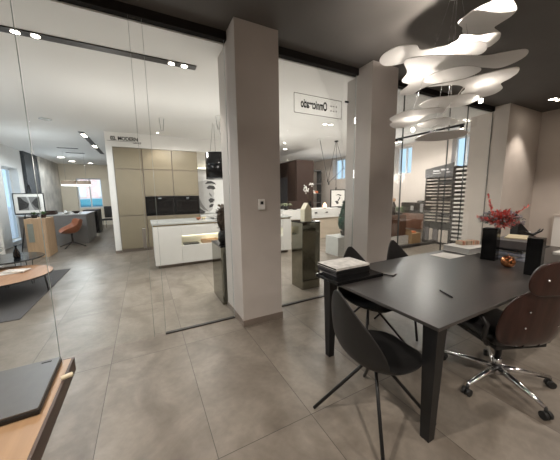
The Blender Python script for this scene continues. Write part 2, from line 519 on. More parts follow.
# glass partition
panes = [(-3.68, -0.798, 0, 0), (-0.794, 0.0, 0, 0), (0.105, 0.888, 0, 0), (1.405, 2.778, 0, 0), (3.295, 3.80, 1, 1), (3.81, 5.04, 1, 1), (5.05, 5.62, 1, 1), (5.63, 6.545, 1, 0)]
for i, (x0, x1, dk, dr) in enumerate(panes):
    mb = MB()
    mb.box(x0 + 0.006, x1 - 0.006, YG - 0.005, YG + 0.005, -0.01, 3.18)
    mb.mi = 1
    if i != 1: mb.box(x0 + 0.002, x0 + 0.005, YG - 0.006, YG + 0.006, -0.01, 3.18)
    mb.box(x1 - 0.005, x1 - 0.002, YG - 0.006, YG + 0.006, -0.01, 3.18)
    nm = 'door_1' if i == 1 else 'window_%d' % (i + 1 + (0 if i < 1 else -1))
    o = struct(mb.build(nm, [M_glass, M_edgeD if dk else M_edgeL]))
    if i == 1:
        h = MB()
        h.box(-0.035, -0.005, YG - 0.055, YG - 0.03, 0.98, 1.18, 0.004)
        h.box(-0.028, -0.012, YG - 0.03, YG - 0.005, 1.0, 1.03); h.box(-0.028, -0.012, YG - 0.03, YG - 0.005, 1.13, 1.16)
        h.build('pull_handle', mat('brushed_steel', (0.42, 0.42, 0.41), 0.35, 0.9), o)
    if i >= 2:
        struct(MB().box(x0, x1, YG - 0.018, YG + 0.018, 0.0, 0.014).build('trim_%d' % (i + 4), M_darktrim))
# slim transom seam on the fixed pane beside the door
struct(MB().box(0.0, 0.105, YG + 0.012, YG + 0.020, 0.014, 3.134).build('window_9', M_glass))


def window(name, axis, c, a0, a1, z0, z1, mull=1, fw=0.05):
    mb = MB()

    def bx(p, q, s0, s1):
        if axis == 'X': mb.box(c - 0.03, c + 0.03, p, q, s0, s1)
        else: mb.box(p, q, c - 0.03, c + 0.03, s0, s1)
    bx(a0, a0 + fw, z0, z1); bx(a1 - fw, a1, z0, z1); bx(a0 + fw, a1 - fw, z0, z0 + fw); bx(a0 + fw, a1 - fw, z1 - fw, z1)
    for k in range(mull):
        m = a0 + (a1 - a0) * (k + 1) / (mull + 1)
        bx(m - fw * 0.5, m + fw * 0.5, z0 + fw, z1 - fw)
    f = struct(mb.build(name, M_frame))
    g = MB()
    if axis == 'X': g.box(c - 0.004, c + 0.004, a0 + fw, a1 - fw, z0 + fw, z1 - fw)
    else: g.box(a0 + fw, a1 - fw, c - 0.004, c + 0.004, z0 + fw, z1 - fw)
    g.build('pane', M_glass, f)
    return f


window('window_10', 'X', -3.93, 10.9, 12.05, 0.12, 2.47, 0)
window('window_11', 'Y', 16.7, -2.95, -1.9, 0.92, 2.44, 1)
window('window_12', 'X', 8.22, 3.95, 4.55, 2.13, 3.06, 1)
window('window_13', 'X', 8.22, 5.82, 6.48, 2.13, 3.06, 1)
window('window_14', 'X', 8.22, 9.05, 9.9, 2.13, 3.06, 1)
struct(MB().box(7.86, 8.0, 0.2, 2.22, 0, 0.95).build('trim_20', M_white))
struct(MB().box(7.84, 8.0, 0.18, 2.24, 0.95, 0.99).build('trim_21', M_wallnear))
# stone cladding on the left wall
struct(MB().box(-3.70, -3.60, 12.45, 13.75, 0, ZF).build('wall_left_dark_cladding', M_darkstone))
struct(MB().box(-3.70, -3.58, 13.75, 16.5, 0, ZF).build('wall_left_stone_cladding', M_stone))
# outside
struct(MB().box(-40, 40, 17.0, 60, -0.2, -0.1).build('ground', M_pave))
struct(MB().box(-40, -4.5, -20, 17.0, -0.2, -0.1).build('ground.001', M_pave))
fac = thing('building', 'pink brick building across the street seen through the far window', 'building', (-5, 26, -0.1))
fm = MB(); fm.box(-1.2, 9, 0, 4, 0, 8); fm.build('brick_wall', M_brick, fac)
for (wx, wz) in ((0.6, 1.6), (2.1, 1.6), (0.6, 4.2), (2.1, 4.2)):
    MB().box(wx - 0.35, wx + 0.35, -0.06, 0.0, wz, wz + 1.3, 0.01).build('house_window', M_frame, fac)

# parked car outside
cr = thing('car', 'silver blue car parked outside the far window', 'car', (-2.7, 20.5, -0.1))
body = [(-2.0, 0.35), (-2.05, 0.75), (-1.4, 0.95), (-0.7, 1.5), (0.7, 1.55), (1.5, 1.05), (2.05, 0.9), (2.1, 0.4)]
MB().prism(body, -0.85, 0.85, 'XZ').build('car_body', M_bluecar, cr)
g = [(-1.25, 0.98), (-0.66, 1.44), (0.66, 1.48), (1.3, 1.05)]
MB().prism(g, -0.87, 0.87, 'XZ').build('side_window', M_carwin, cr)
for sx in (-1.3, 1.3):
    for sy in (-0.82, 0.82):
        MB().cyl((sx, sy - 0.1, 0.33), (sx, sy + 0.1, 0.33), 0.33, seg=20).build('wheel', M_rubber, cr)

# ------------------------------------------------------------------ black dining/meeting table
TX0, TX1, TY0, TY1, TZ = 1.385, 4.85, 0.785, 1.95, 0.757
tb = thing('meeting_table', 'long matt black meeting table with slab legs in the near room', 'table', (0, 0, 0))
MB().box(TX0, TX1, TY0, TY1, TZ - 0.022, TZ, 0.003).build('table_top', M_tabletop, tb)
MB().box(TX0 + 0.09, TX1 - 0.09, TY0 + 0.10, TY1 - 0.10, TZ - 0.07, TZ - 0.022).build('apron', M_black, tb)


def tleg(x, y):
    mb = MB()
    w, t = 0.044, 0.028
    top = [(x - w, y - w), (x + w, y - w), (x + w, y + w), (x - w, y + w)]
    bot = [(x - t, y - t), (x + t, y - t), (x + t, y + t), (x - t, y + t)]
    A = [mb.bm.verts.new((a, b, 0)) for a, b in bot]; B = [mb.bm.verts.new((a, b, TZ - 0.022)) for a, b in top]
    for i in range(4): mb.bm.faces.new((A[i], A[(i + 1) % 4], B[(i + 1) % 4], B[i]))
    mb.bm.faces.new(A[::-1]); mb.bm.faces.new(B)
    mb.build('leg', M_black, tb)


for x in (TX0 + 0.055, TX1 - 0.055):
    for y in (TY0 + 0.055, 1.79):
        tleg(x, y)


# ------------------------------------------------------------------ pointed shell chairs
def shell_chair(label, x, y, ang, leg0=0.0):
    t = thing('shell_chair', label, 'chair', (x, y, 0), ang, 'black shell chairs at the meeting table')
    # profile along facing (+X): (x, z, half width, edge lift(+up) , wrap)
    prof = [(0.285, 0.452, 0.06, 0.000, 0), (0.270, 0.462, 0.13, 0.004, 0), (0.20, 0.458, 0.195, 0.02, 0), (0.08, 0.437, 0.230, 0.045, 0),
            (-0.06, 0.428, 0.240, 0.075, 0.0), (-0.16, 0.455, 0.245, 0.085, 0.03), (-0.215, 0.52, 0.245, 0.06, 0.075), (-0.240, 0.61, 0.228, 0.03, 0.085),
            (-0.256, 0.70, 0.190, 0.012, 0.065), (-0.270, 0.79, 0.135, 0.004, 0.035), (-0.284, 0.87, 0.078, 0, 0.012), (-0.292, 0.915, 0.042, 0, 0.004), (-0.296, 0.935, 0.016, 0, 0)]
    mb = MB(); nv = 9; rows = []
    for (px, pz, hw, lift, wrap) in prof:
        row = []
        for k in range(nv):
            s = -1 + 2 * k / (nv - 1)
            q = abs(s) ** 2.2
            row.append(mb.bm.verts.new((px + wrap * q, s * hw * 1.1, pz + lift * q)))
        rows.append(row)
    for a, b in zip(rows, rows[1:]):
        for k in range(nv - 1):
            f = mb.bm.faces.new((a[k], a[k + 1], b[k + 1], b[k])); f.smooth = True
    sh = mb.build('seat_shell', M_chair, t)
    so = sh.modifiers.new('thickness', 'SOLIDIFY'); so.thickness = 0.014; so.offset = 0
    ss = sh.modifiers.new('smooth', 'SUBSURF'); ss.levels = 1; ss.render_levels = 2
    MB().cyl((0, 0, 0.375), (0, 0, 0.424), 0.035, 0.05, 16).build('hub', M_black, t)
    for k in range(4):
        a = PI / 4 + k * PI / 2 + leg0
        c, s = math.cos(a), math.sin(a)
        MB().tube([(0.02 * c, 0.02 * s, 0.40), (0.07 * c, 0.07 * s, 0.375), (0.39 * c, 0.39 * s, 0.008)], 0.011, 8).build('leg', M_black, t)
    return t


shell_chair('black pointed shell chair in the foreground at the left end of the table', 1.262, 1.110, math.radians(-6), math.radians(13))
shell_chair('black pointed shell chair behind the book stack on the far table side', 1.90, 1.775, math.radians(-93))
shell_chair('black pointed shell chair on the far table side nearest the white sheet', 2.62, 1.81, math.radians(-90))


# ------------------------------------------------------------------ office chair
oc = thing('office_chair', 'rosewood and black leather swivel office chair at the near side of the table', 'chair', (2.39, 0.89, 0), 0)
base = MB()
base.cyl((0, 0, 0.075), (0, 0, 0.13), 0.045, 0.035, 20)
base.cyl((0, 0, 0.13), (0, 0, 0.20), 0.027, 0.027, 20)
base.build('base_hub', M_chrome, oc)
MB().cyl((0, 0, 0.20), (0, 0, 0.37), 0.02, 0.03, 16).build('gas_column', M_black, oc)
for k in range(5):
    a = math.radians(-112 + 72 * k)
    c, s = math.cos(a), math.sin(a)
    lg = MB().tube([(0.03 * c, 0.03 * s, 0.115), (0.15 * c, 0.15 * s, 0.105), (0.36 * c, 0.36 * s, 0.078)], 0.02, 10, [0.025, 0.021, 0.014]).build('base_leg', M_chrome, oc)
    w = MB()
    ax = Vector((-s, c, 0))
    for off in (-0.016, 0.016):
        p = Vector((0.365 * c, 0.365 * s, 0.027)) + ax * off
        w.cyl(p - ax * 0.011, p + ax * 0.011, 0.027, seg=18)
    w.cyl((0.36 * c, 0.36 * s, 0.04), (0.36 * c, 0.36 * s, 0.078), 0.009)
    w.build('caster', M_rubber, lg)
CH = math.radians(67)        # direction the chair faces


def chair_local(mb_obj):
    mb_obj.rotation_euler.z = CH


def shell_grid(rows_def, nv=13, p=2.6):
    mb = MB(); rows = []
    for (px, pz, hw, wrap) in rows_def:
        row = []
        for k in range(nv):
            s = -1 + 2 * k / (nv - 1)
            row.append(mb.bm.verts.new((px + wrap * abs(s) ** p, s * hw, pz)))
        rows.append(row)
    for a, b in zip(rows, rows[1:]):
        for k in range(nv - 1):
            f = mb.bm.faces.new((a[k], a[k + 1], b[k + 1], b[k])); f.smooth = True
    return mb


def finish_shell(o, th=0.016):
    so = o.modifiers.new('thickness', 'SOLIDIFY'); so.thickness = th; so.offset = 0
    ss = o.modifiers.new('smooth', 'SUBSURF'); ss.levels = 1; ss.render_levels = 2


# lower back shell (veneer) with rounded outline
lowdef = [(-0.205, 0.425, 0.13, 0.02), (-0.225, 0.44, 0.20, 0.04), (-0.250, 0.50, 0.245, 0.06), (-0.270, 0.60, 0.255, 0.065), (-0.287, 0.70, 0.245, 0.06),
          (-0.304, 0.79, 0.215, 0.05), (-0.314, 0.845, 0.165, 0.03), (-0.318, 0.87, 0.10, 0.012)]
o = shell_grid(lowdef).build('lower_back_shell', M_rose, oc); chair_local(o); finish_shell(o)
updef = [(-0.345, 0.845, 0.13, 0.010), (-0.349, 0.865, 0.175, 0.022), (-0.358, 0.91, 0.195, 0.032), (-0.370, 0.97, 0.195, 0.035), (-0.382, 1.03, 0.18, 0.03),
         (-0.390, 1.065, 0.14, 0.018), (-0.393, 1.08, 0.09, 0.008)]
o = shell_grid(updef).build('upper_back_shell', M_rose, oc); chair_local(o); finish_shell(o)
# cushions on the inner sides of the back shells
cdef = [(x + 0.032, 0.5 * (lowdef[0][1] + lowdef[-1][1]) + 0.88 * (z - 0.5 * (lowdef[0][1] + lowdef[-1][1])), h * 0.84, w * 0.7) for (x, z, h, w) in lowdef]
o = shell_grid(cdef).build('lower_back_cushion', M_leather, oc); chair_local(o); finish_shell(o, 0.036)
cdef = [(x + 0.032, 0.5 * (updef[0][1] + updef[-1][1]) + 0.88 * (z - 0.5 * (updef[0][1] + updef[-1][1])), h * 0.84, w * 0.7) for (x, z, h, w) in updef]
o = shell_grid(cdef).build('upper_back_cushion', M_leather, oc); chair_local(o); finish_shell(o, 0.036)
for s in (-0.12, 0.12):
    for (px, z) in ((-0.277, 0.60), (-0.297, 0.72), (-0.378, 0.96)):
        o = MB().cyl((px - 0.002, s, z), (px - 0.0065, s, z), 0.008, 0.006, 10).build('back_screw', M_chrome, oc); chair_local(o)
bk = MB()
for s in (-0.1, 0.1):
    bk.tube([(-0.17, s * 0.6, 0.39), (-0.225, s * 0.6, 0.43), (-0.252, s * 0.6, 0.55), (-0.276, s * 0.6, 0.72), (-0.305, s * 0.6, 0.85), (-0.345, s * 0.6, 0.93)], 0.005, 8)
o = bk.build('back_spine', M_black, oc); chair_local(o)
seat = MB()
seat.box(-0.19, 0.27, -0.215, 0.215, 0.41, 0.49, 0.03)
o = seat.build('seat_cushion', M_leather, oc); chair_local(o)
for f in o.data.polygons: f.use_smooth = True
seat = MB().box(-0.17, 0.25, -0.20, 0.20, 0.375, 0.408, 0.012)
o = seat.build('seat_shell', M_black, oc); chair_local(o)
for s in (-1, 1):
    am = MB()
    am.tube([(-0.12, s * 0.225, 0.40), (-0.14, s * 0.275, 0.47), (-0.17, s * 0.285, 0.58), (-0.10, s * 0.285, 0.635), (0.04, s * 0.28, 0.64)], 0.016, 10)
    o = am.build('armrest', M_leather, oc); chair_local(o)

# ------------------------------------------------------------------ things on the table
tz = TZ + 0.001
tr = tag(MB().box(-0.26, 0.26, -0.15, 0.15, 0, 0.028, 0.003).build('document_tray', M_blackgloss), 'flat black slab under the book stack on the table corner', 'tray')
tr.location = (1.595, 1.72, tz); tr.rotation_euler.z = math.radians(0)
zz = tz + 0.029
rnd0 = random.Random(5)
for i, (h, dx, a, mt, lb) in enumerate([(0.018, 0.00, 1, M_black, 'black book lying lowest in the corner stack'),
                                        (0.017, 0.006, -1, M_black, 'black book second from the bottom of the corner stack'),
                                        (0.018, -0.005, 1.5, M_black, 'black book directly under the white topped book in the corner stack'),
                                        (0.020, 0.0, 0.5, M_paper, 'white covered book on top of the corner stack')]):
    bk = thing('book', lb, 'book', (1.605 + dx, 1.815, zz), math.radians(a), 'books stacked on the table corner')
    cv = MB(); cv.box(-0.195, 0.195, -0.135, 0.135, 0, 0.003); cv.box(-0.195, 0.195, -0.135, 0.135, h - 0.003, h); cv.box(-0.195, 0.195, -0.135, -0.132, 0.003, h - 0.003)
    cv.build('cover', M_black, bk) if i < 3 else cv.build('cover', mat('printed_white_cover', (0.66, 0.63, 0.59), 0.6, var=0.22, scale=16), bk)
    MB().box(-0.191, 0.191, -0.131, 0.131, 0.0032, h - 0.0032).build('page_block', M_sampledark if i < 3 else M_blackgloss, bk)
    zz += h + 0.0006
ph = thing('phone', 'black smartphone lying on the table beside the book stack', 'phone', (1.935, 1.60, tz), math.radians(20))
MB().box(-0.04, 0.04, -0.075, 0.075, 0, 0.008, 0.003).build('phone_body', M_black, ph)
MB().box(-0.036, 0.036, -0.07, 0.07, 0.0081, 0.0086).build('phone_screen', mat('phone_brown_glass', (0.06, 0.045, 0.035), 0.3), ph)
pn = thing('pen', 'black pen lying near the middle of the table edge', 'pen', (1.905, 1.045, tz), math.atan2(-0.13, -0.07))
MB().cyl((-0.075, 0, 0.006), (0.06, 0, 0.006), 0.006, seg=10).build('barrel', M_black, pn)
MB().cyl((0.06, 0, 0.006), (0.075, 0, 0.006), 0.005, 0.001, seg=10).build('tip', M_blackgloss, pn)
sh = tag(MB().prism([(-0.13, 0.115), (0.145, 0.115), (0.175, -0.12), (-0.13, -0.115)], 0, 0.002).build('paper_sheet', M_paper), 'single white paper sheet lying flat on the table', 'paper')
sh.location = (3.10, 1.74, tz)
# white slab book with striped fabric box on top
wb = thing('sample_album', 'thick white sample album lying at the far table edge', 'album', (3.56, 1.77, tz), math.radians(-4))
MB().box(-0.19, 0.21, -0.16, 0.16, 0, 0.004).build('cover', M_paper, wb)
MB().box(-0.19, 0.21, -0.16, 0.16, 0.066, 0.070).build('cover', M_paper, wb)
MB().box(-0.185, 0.205, -0.155, 0.155, 0.0045, 0.0655).build('page_block', mat('grey_page_edges', (0.55, 0.54, 0.52), 0.8, var=0.15, stretch=(1, 1, 90)), wb)


def striped():
    m = bpy.data.materials.new('striped_fabric'); m.use_nodes = True
    n, l = m.node_tree.nodes, m.node_tree.links
    b = n['Principled BSDF']; b.inputs['Roughness'].default_value = 0.9
    tc = n.new('ShaderNodeTexCoord'); sp = n.new('ShaderNodeSeparateXYZ'); ml = n.new('ShaderNodeMath'); ml.operation = 'MULTIPLY'; ml.inputs[1].default_value = 75
    fl = n.new('ShaderNodeMath'); fl.operation = 'FLOOR'; nz = n.new('ShaderNodeTexWhiteNoise'); nz.noise_dimensions = '1D'
    rp = n.new('ShaderNodeValToRGB'); rp.color_ramp.interpolation = 'CONSTANT'
    cols = [(0.0, (0.55, 0.45, 0.33)), (0.42, (0.40, 0.13, 0.09)), (0.48, (0.60, 0.50, 0.38)), (0.54, (0.25, 0.18, 0.13)), (0.60, (0.58, 0.30, 0.2))]
    rp.color_ramp.elements[0].color = (*cols[0][1], 1)
    rp.color_ramp.elements[1].position = cols[1][0]; rp.color_ramp.elements[1].color = (*cols[1][1], 1)
    for p, c in cols[2:]:
        e = rp.color_ramp.elements.new(p); e.color = (*c, 1)
    l.new(tc.outputs['Object'], sp.inputs[0]); l.new(sp.outputs[0], ml.inputs[0]); l.new(ml.outputs[0], fl.inputs[0]); l.new(fl.outputs[0], nz.inputs['W']); l.new(nz.outputs[0], rp.inputs[0]); l.new(rp.outputs[0], b.inputs['Base Color'])
    return m


o = tag(MB().box(-0.13, 0.13, -0.05, 0.05, 0, 0.048, 0.004).build('striped_box', striped()), 'narrow striped fabric sample box on the white album', 'box')
o.location = (3.66, 1.80, tz + 0.071); o.rotation_euler.z = math.radians(-18)
# tall black vase with red flowers
vs = thing('tall_vase', 'tall square black vase holding red and grey flowers on the table', 'vase', (3.33, 1.41, tz), math.radians(8))
v = MB(); v.box(-0.06, 0.06, -0.065, 0.065, 0, 0.345, 0.004); v.build('vase_body', M_blackgloss, vs)
v = MB(); v.box(-0.055, 0.055, -0.06, 0.06, 0.3455, 0.347); v.build('vase_opening', M_black, vs)
bq = thing('flower_bouquet', 'bouquet of coral plumes, pale buds and grey leaves in the black vase', 'flowers', (3.35, 1.39, tz + 0.348))
gl = MB(); pb = MB(); rd = MB(); stem = MB()
rnd = random.Random(3)
for k in range(430):
    a = rnd.uniform(0, 2 * PI); e = rnd.uniform(-0.45, 1.3); r = rnd.uniform(0.05, 0.165)
    p = Vector((0.03 + math.cos(a) * math.cos(e) * r * 1.15, -0.03 + math.sin(a) * math.cos(e) * r * 1.15, 0.085 + math.sin(e) * r * 0.62))
    d = Vector((math.cos(a + rnd.uniform(-1, 1)), math.sin(a + rnd.uniform(-1, 1)), rnd.uniform(-0.4, 0.9)))
    gl.leaf(p, d, rnd.uniform(0.03, 0.055), rnd.uniform(0.02, 0.032), 0.2)
for k in range(120):
    a = rnd.uniform(0, 2 * PI); e = rnd.uniform(-0.3, 1.2); r = rnd.uniform(0.14, 0.175)
    pb.ball((0.03 + math.cos(a) * math.cos(e) * r * 1.15, -0.03 + math.sin(a) * math.cos(e) * r * 1.15, 0.085 + math.sin(e) * r * 0.62), rnd.uniform(0.006, 0.013), u=8, v=5)
plume = [((-0.02, -0.05, 0.04), (-0.20, 0.09, 0.13)), ((-0.03, -0.06, 0.05), (-0.12, -0.05, 0.20)), ((0, -0.05, 0.04), (0.03, -0.10, 0.21)), ((0, -0.05, 0.05), (0.13, -0.22, 0.25)),
         ((-0.03, 0, 0.06), (-0.09, 0.06, 0.37)), ((-0.02, -0.08, 0.02), (-0.08, -0.17, 0.10)), ((0, -0.07, 0.02), (0.0, -0.20, 0.08)), ((-0.04, -0.06, 0.02), (-0.17, -0.09, 0.10)),
         ((-.04, -.05, .03), (-0.22, 0.02, 0.12)), ((-.03, -.07, .03), (-0.16, -0.10, 0.17)), ((-.03, -.07, .03), (-0.12, -0.14, 0.05)), ((0, -0.05, 0.05), (0.05, -0.16, 0.18))]
for (p0, p1) in plume:
    p0, p1 = Vector(p0), Vector(p1)
    stem.tube([(0, 0, 0.001), p0, (p0 + p1) / 2 + Vector((0, 0, 0.01)), p1], 0.002, 5)
    for k in range(70):
        t = rnd.uniform(0.15, 1.0)
        q = p0.lerp(p1, t)
        d = (p1 - p0).normalized() + Vector((rnd.uniform(-1, 1), rnd.uniform(-1, 1), rnd.uniform(-0.7, 1)))
        rd.leaf(q, d, rnd.uniform(0.03, 0.065) * (1.2 - 0.7 * t), 0.010, 0.1)
for k in range(330):
    a = rnd.uniform(0, 2 * PI); e = rnd.uniform(-1, 1.4); q = rnd.uniform(0.2, 1) ** 0.5
    p = Vector((-0.10 + math.cos(a) * math.cos(e) * 0.10 * q, -0.09 + math.sin(a) * math.cos(e) * 0.12 * q, 0.10 + math.sin(e) * 0.085 * q))
    rd.leaf(p, (p.x + 0.02 + rnd.uniform(-.08, .08), p.y + rnd.uniform(-.08, .08), p.z + rnd.uniform(-.08, .08)), rnd.uniform(0.03, 0.07), 0.008, 0.2)
gl.build('grey_leaves', M_greyleaf, bq)['kind'] = 'stuff'; pb.build('pale_buds', M_palebud, bq)['kind'] = 'stuff'; rd.build('coral_plumes', M_red, bq)['kind'] = 'stuff'; stem.build('stems', M_red, bq)
# second black square column vase
o = tag(MB().box(-0.052, 0.052, -0.052, 0.052, 0, 0.335, 0.004).build('square_vase', M_blackgloss), 'shorter square black vase standing closest to the office chair', 'vase')
o.location = (3.03, 0.945, tz); o.rotation_euler.z = math.radians(6)
# copper ball
o = thing('copper_ornament', 'round copper apple shaped ornament between the two black vases', 'ornament', (3.14, 1.17, tz))
MB().lathe([(0.004, 0.006), (0.028, 0.0), (0.05, 0.02), (0.06, 0.05), (0.054, 0.08), (0.038, 0.1), (0.018, 0.108), (0.004, 0.109)], seg=24).build('ornament_body', M_copper, o)
MB().tube([(0, 0, 0.108), (0.004, 0, 0.12), (0.012, 0.004, 0.13)], 0.003, 6).build('stalk', M_copper, o)
# piles of papers and boards, right end of the table
pile = [(3.72, 1.36, 0.24, 0.17, 0.028, M_blue, 5, 'blue grey magazine at the bottom of the pile behind the copper ornament', 'magazine'),
        (3.73, 1.37, 0.22, 0.16, 0.022, M_paper, -6, 'white brochure second in the pile behind the copper ornament', 'brochure'),
        (3.71, 1.36, 0.24, 0.16, 0.026, M_blue, 3, 'blue grey brochure in the middle of the pile behind the copper ornament', 'brochure'),
        (3.74, 1.38, 0.22, 0.16, 0.020, M_paper, 9, 'thin white catalogue under the black folder in the pile', 'catalogue'),
        (3.78, 1.36, 0.30, 0.19, 0.018, M_black, -3, 'wide black folder upon the pile of brochures', 'folder'),
        (3.78, 1.34, 0.26, 0.16, 0.085, M_sampledark, 6, 'dark grey sample box above the black folder', 'sample box'),
        (3.86, 1.36, 0.17, 0.11, 0.012, M_cream, 14, 'pale yellow board topmost on the pile', 'sample board')]
z = tz
for (x, y, hx, hy, h, m, a, lb, ct) in pile:
    o = tag(MB().box(-hx, hx, -hy, hy, 0, h, 0.002).build(ct.replace(' ', '_'), m), lb, ct)
    o.location = (x, y, z); o.rotation_euler.z = math.radians(a); z += h + 0.0005
ZP = z
o = thing('magazine_file', 'black triangular magazine file standing on the table behind the paper pile', 'file', (4.50, 1.56, tz), math.radians(-20))
mf = MB()
for s in (-0.05, 0.046):
    mf.prism([(-0.13, 0), (0.13, 0), (0.13, 0.12), (-0.10, 0.33), (-0.13, 0.33)], s, s + 0.004, 'XZ')
mf.box(-0.13, -0.126, -0.046, 0.046, 0, 0.33); mf.box(-0.126, 0.126, -0.046, 0.046, 0, 0.004); mf.box(0.126, 0.13, -0.046, 0.046, 0, 0.12)
mf.build('file_body', M_black, o)
MB().box(-0.12, 0.10, -0.03, 0.03, 0.0045, 0.2).build('papers', M_paper, o)
# black branching ornament on top of the pile
o = thing('branch_ornament', 'small black branching ornament standing upon the paper pile', 'ornament', (3.96, 1.28, ZP), math.radians(-30))
bo = MB()
bo.tube([(-0.10, 0, 0.07), (-0.06, 0, 0.045), (0, 0, 0.02), (0.05, 0, 0.045), (0.09, 0.01, 0.09)], 0.012, 8, [0.006, 0.013, 0.018, 0.013, 0.006])
bo.tube([(0.04, 0, 0.04), (0.06, -0.04, 0.07), (0.05, -0.07, 0.10)], 0.008, 8, [0.012, 0.009, 0.004])
bo.tube([(-0.05, 0, 0.04), (-0.08, 0.04, 0.06), (-0.12, 0.05, 0.05)], 0.008, 8, [0.012, 0.009, 0.004])
bo.build('branches', M_black, o)
MB().lathe([(0.035, 0), (0.035, 0.006), (0.012, 0.012), (0.010, 0.022)], seg=16).build('foot', M_black, o)
o = tag(MB().box(-0.10, 0.12, -0.11, 0.11, 0, 0.03, 0.003).build('white_box', M_paper), 'flat white box at the right frame edge on the table', 'box')
o.location = (4.30, 1.05, tz)
# wooden desk at the right wall
ds = thing('side_desk', 'brown wooden desk behind the meeting table at the right edge', 'desk', (6.05, 1.02, 0))
MB().box(-0.55, 0.75, -0.4, 0.4, 0.72, 0.75, 0.003).build('desk_top', M_walnutmid, ds)
for x in (-0.5, 0.7):
    MB().box(x - 0.02, x + 0.02, -0.37, 0.37, 0, 0.72).build('side_panel', M_walnutmid, ds)
o = thing('desk_dish', 'small dark round dish on the brown desk', 'dish', (5.75, 1.30, 0.751))
MB().lathe([(0.05, 0), (0.09, 0.03), (0.10, 0.05), (0.085, 0.05), (0.04, 0.012)], seg=20).build('dish_body', M_black, o)
o = tag(MB().box(-0.2, 0.2, -0.15, 0.15, 0, 0.03, 0.003).build('paper_stack', M_paper), 'stack of white paper on the brown desk', 'paper')
o.location = (6.2, 1.2, 0.751)

# ------------------------------------------------------------------ pendant lamp of stacked white lobed sheets
lp = thing('pendant_lamp', 'large pendant lamp of stacked white lobed sheets above the table', 'lamp', (2.55, 1.50, ZN))
LX, LY = 2.55, 1.50
plates = {
    2.96: [[2.55, 1.48], [2.51, 1.39], [2.49, 1.32], [2.51, 1.21], [2.55, 1.15], [2.63, 1.13], [2.79, 1.16], [2.86, 1.22], [2.89, 1.31], [2.92, 1.37], [3.05, 1.39], [3.01, 1.48], [2.87, 1.54], [2.74, 1.54], [2.66, 1.5]],
    2.84: [[2.61, 1.61], [2.59, 1.49], [2.54, 1.43], [2.69, 1.37], [2.78, 1.27], [2.9, 1.31], [2.97, 1.4], [2.97, 1.44], [2.9, 1.52], [2.73, 1.63]],
    2.72: [[2.05, 1.88], [1.99, 1.78], [1.99, 1.66], [2.03, 1.61], [2.12, 1.56], [2.22, 1.59], [2.27, 1.55], [2.36, 1.45], [2.42, 1.37], [2.56, 1.28], [2.71, 1.31], [2.78, 1.4], [2.69, 1.51], [2.46, 1.65], [2.3, 1.75], [2.29, 1.82], [2.21, 1.91], [2.13, 1.92]],
    2.58: [[2.02, 1.59], [2.02, 1.51], [2.22, 1.36], [2.51, 1.24], [2.6, 1.14], [2.7, 1.04], [2.81, 1.07], [2.88, 1.17], [2.87, 1.29], [2.68, 1.37], [2.62, 1.51], [2.72, 1.68], [2.68, 1.78], [2.7, 1.93], [2.75, 2.03], [2.64, 2.09], [2.55, 2.03], [2.47, 1.88], [2.33, 1.85], [2.21, 1.7]],
    2.50: [[2.35, 1.62], [2.3, 1.56], [2.27, 1.47], [2.33, 1.33], [2.46, 1.26], [2.58, 1.28], [2.62, 1.4], [2.56, 1.52], [2.47, 1.62]],
    2.42: [[2.29, 1.55], [2.41, 1.34], [2.48, 1.16], [2.56, 1.03], [2.67, 1.06], [2.75, 1.14], [2.81, 1.23], [2.96, 1.28], [3.05, 1.4], [2.99, 1.52], [2.76, 1.52], [2.65, 1.43], [2.48, 1.42]],
    2.30: [[2.36, 1.67], [2.27, 1.5], [2.34, 1.41], [2.41, 1.33], [2.48, 1.27], [2.63, 1.3], [2.74, 1.45], [2.64, 1.62], [2.53, 1.67]],
    2.20: [[2.14, 1.81], [2.08, 1.61], [2.16, 1.5], [2.29, 1.4], [2.42, 1.47], [2.35, 1.56], [2.41, 1.66], [2.52, 1.81], [2.57, 1.99], [2.5, 2.05], [2.34, 1.98], [2.27, 1.89]],
    2.14: [[2.39, 1.7], [2.33, 1.5], [2.42, 1.42], [2.63, 1.45], [2.68, 1.54], [2.64, 1.66], [2.55, 1.73]],
    2.03: [[2.46, 1.76], [2.35, 1.56], [2.44, 1.42], [2.54, 1.35], [2.7, 1.41], [2.81, 1.57], [2.77, 1.75], [2.59, 1.82]],
}
for zpl, pts in plates.items():
    mb = MB().prism([(x - LX, y - LY) for x, y in smooth_loop(pts, 5)], zpl - ZN, zpl - ZN + 0.005)
    mb.build('lamp_sheet', M_lampwhite, lp)
MB().lathe([(0.06, -0.001), (0.06, -0.03), (0.05, -0.035), (0.01, -0.036)], seg=24).build('ceiling_rose', M_lampwhite, lp)
for (x, y, zb) in ((-0.02, -0.02, 2.03), (0.10, 0.08, 2.03), (-0.10, 0.05, 2.14), (0.18, -0.12, 2.42), (-0.28, 0.18, 2.2)):
    MB().tube([(x * 0.15, y * 0.15, -0.03), (x, y, zb - ZN + 0.01)], 0.0018, 5).build('suspension_wire', M_chrome, lp)
MB().tube([(0.12, -0.05, 2.45 - ZN), (-0.01, 0.0, 2.27 - ZN), (-0.12, 0.09, 2.06 - ZN)], 0.004, 6).build('power_cord', M_lampwhite, lp)
for (x, y, z) in ((2.66, 1.30, 2.28), (2.36, 1.72, 2.10)):
    b = MB(); b.cyl((x - LX, y - LY, z - ZN - 0.015), (x - LX, y - LY, z - ZN + 0.015), 0.014, seg=12)
    b.build('led_bulb', M_glow, lp)
point('pendant_bulb_light', (2.66, 1.30, 2.28), 2.2, WARM, 0.02)
point('pendant_bulb_light', (2.36, 1.72, 2.10), 1.6, WARM, 0.02)
point('pendant_bulb_light', (2.30, 1.72, 2.40), 2, WARM, 0.02)
point('pendant_bulb_light', (2.48, 1.50, 2.66), 2, WARM, 0.02)
spot('pendant_uplight', (2.62, 1.50, 2.745), 30, 144, WARM, 0.012, (2.62, 1.50, 3.2), 0.2)

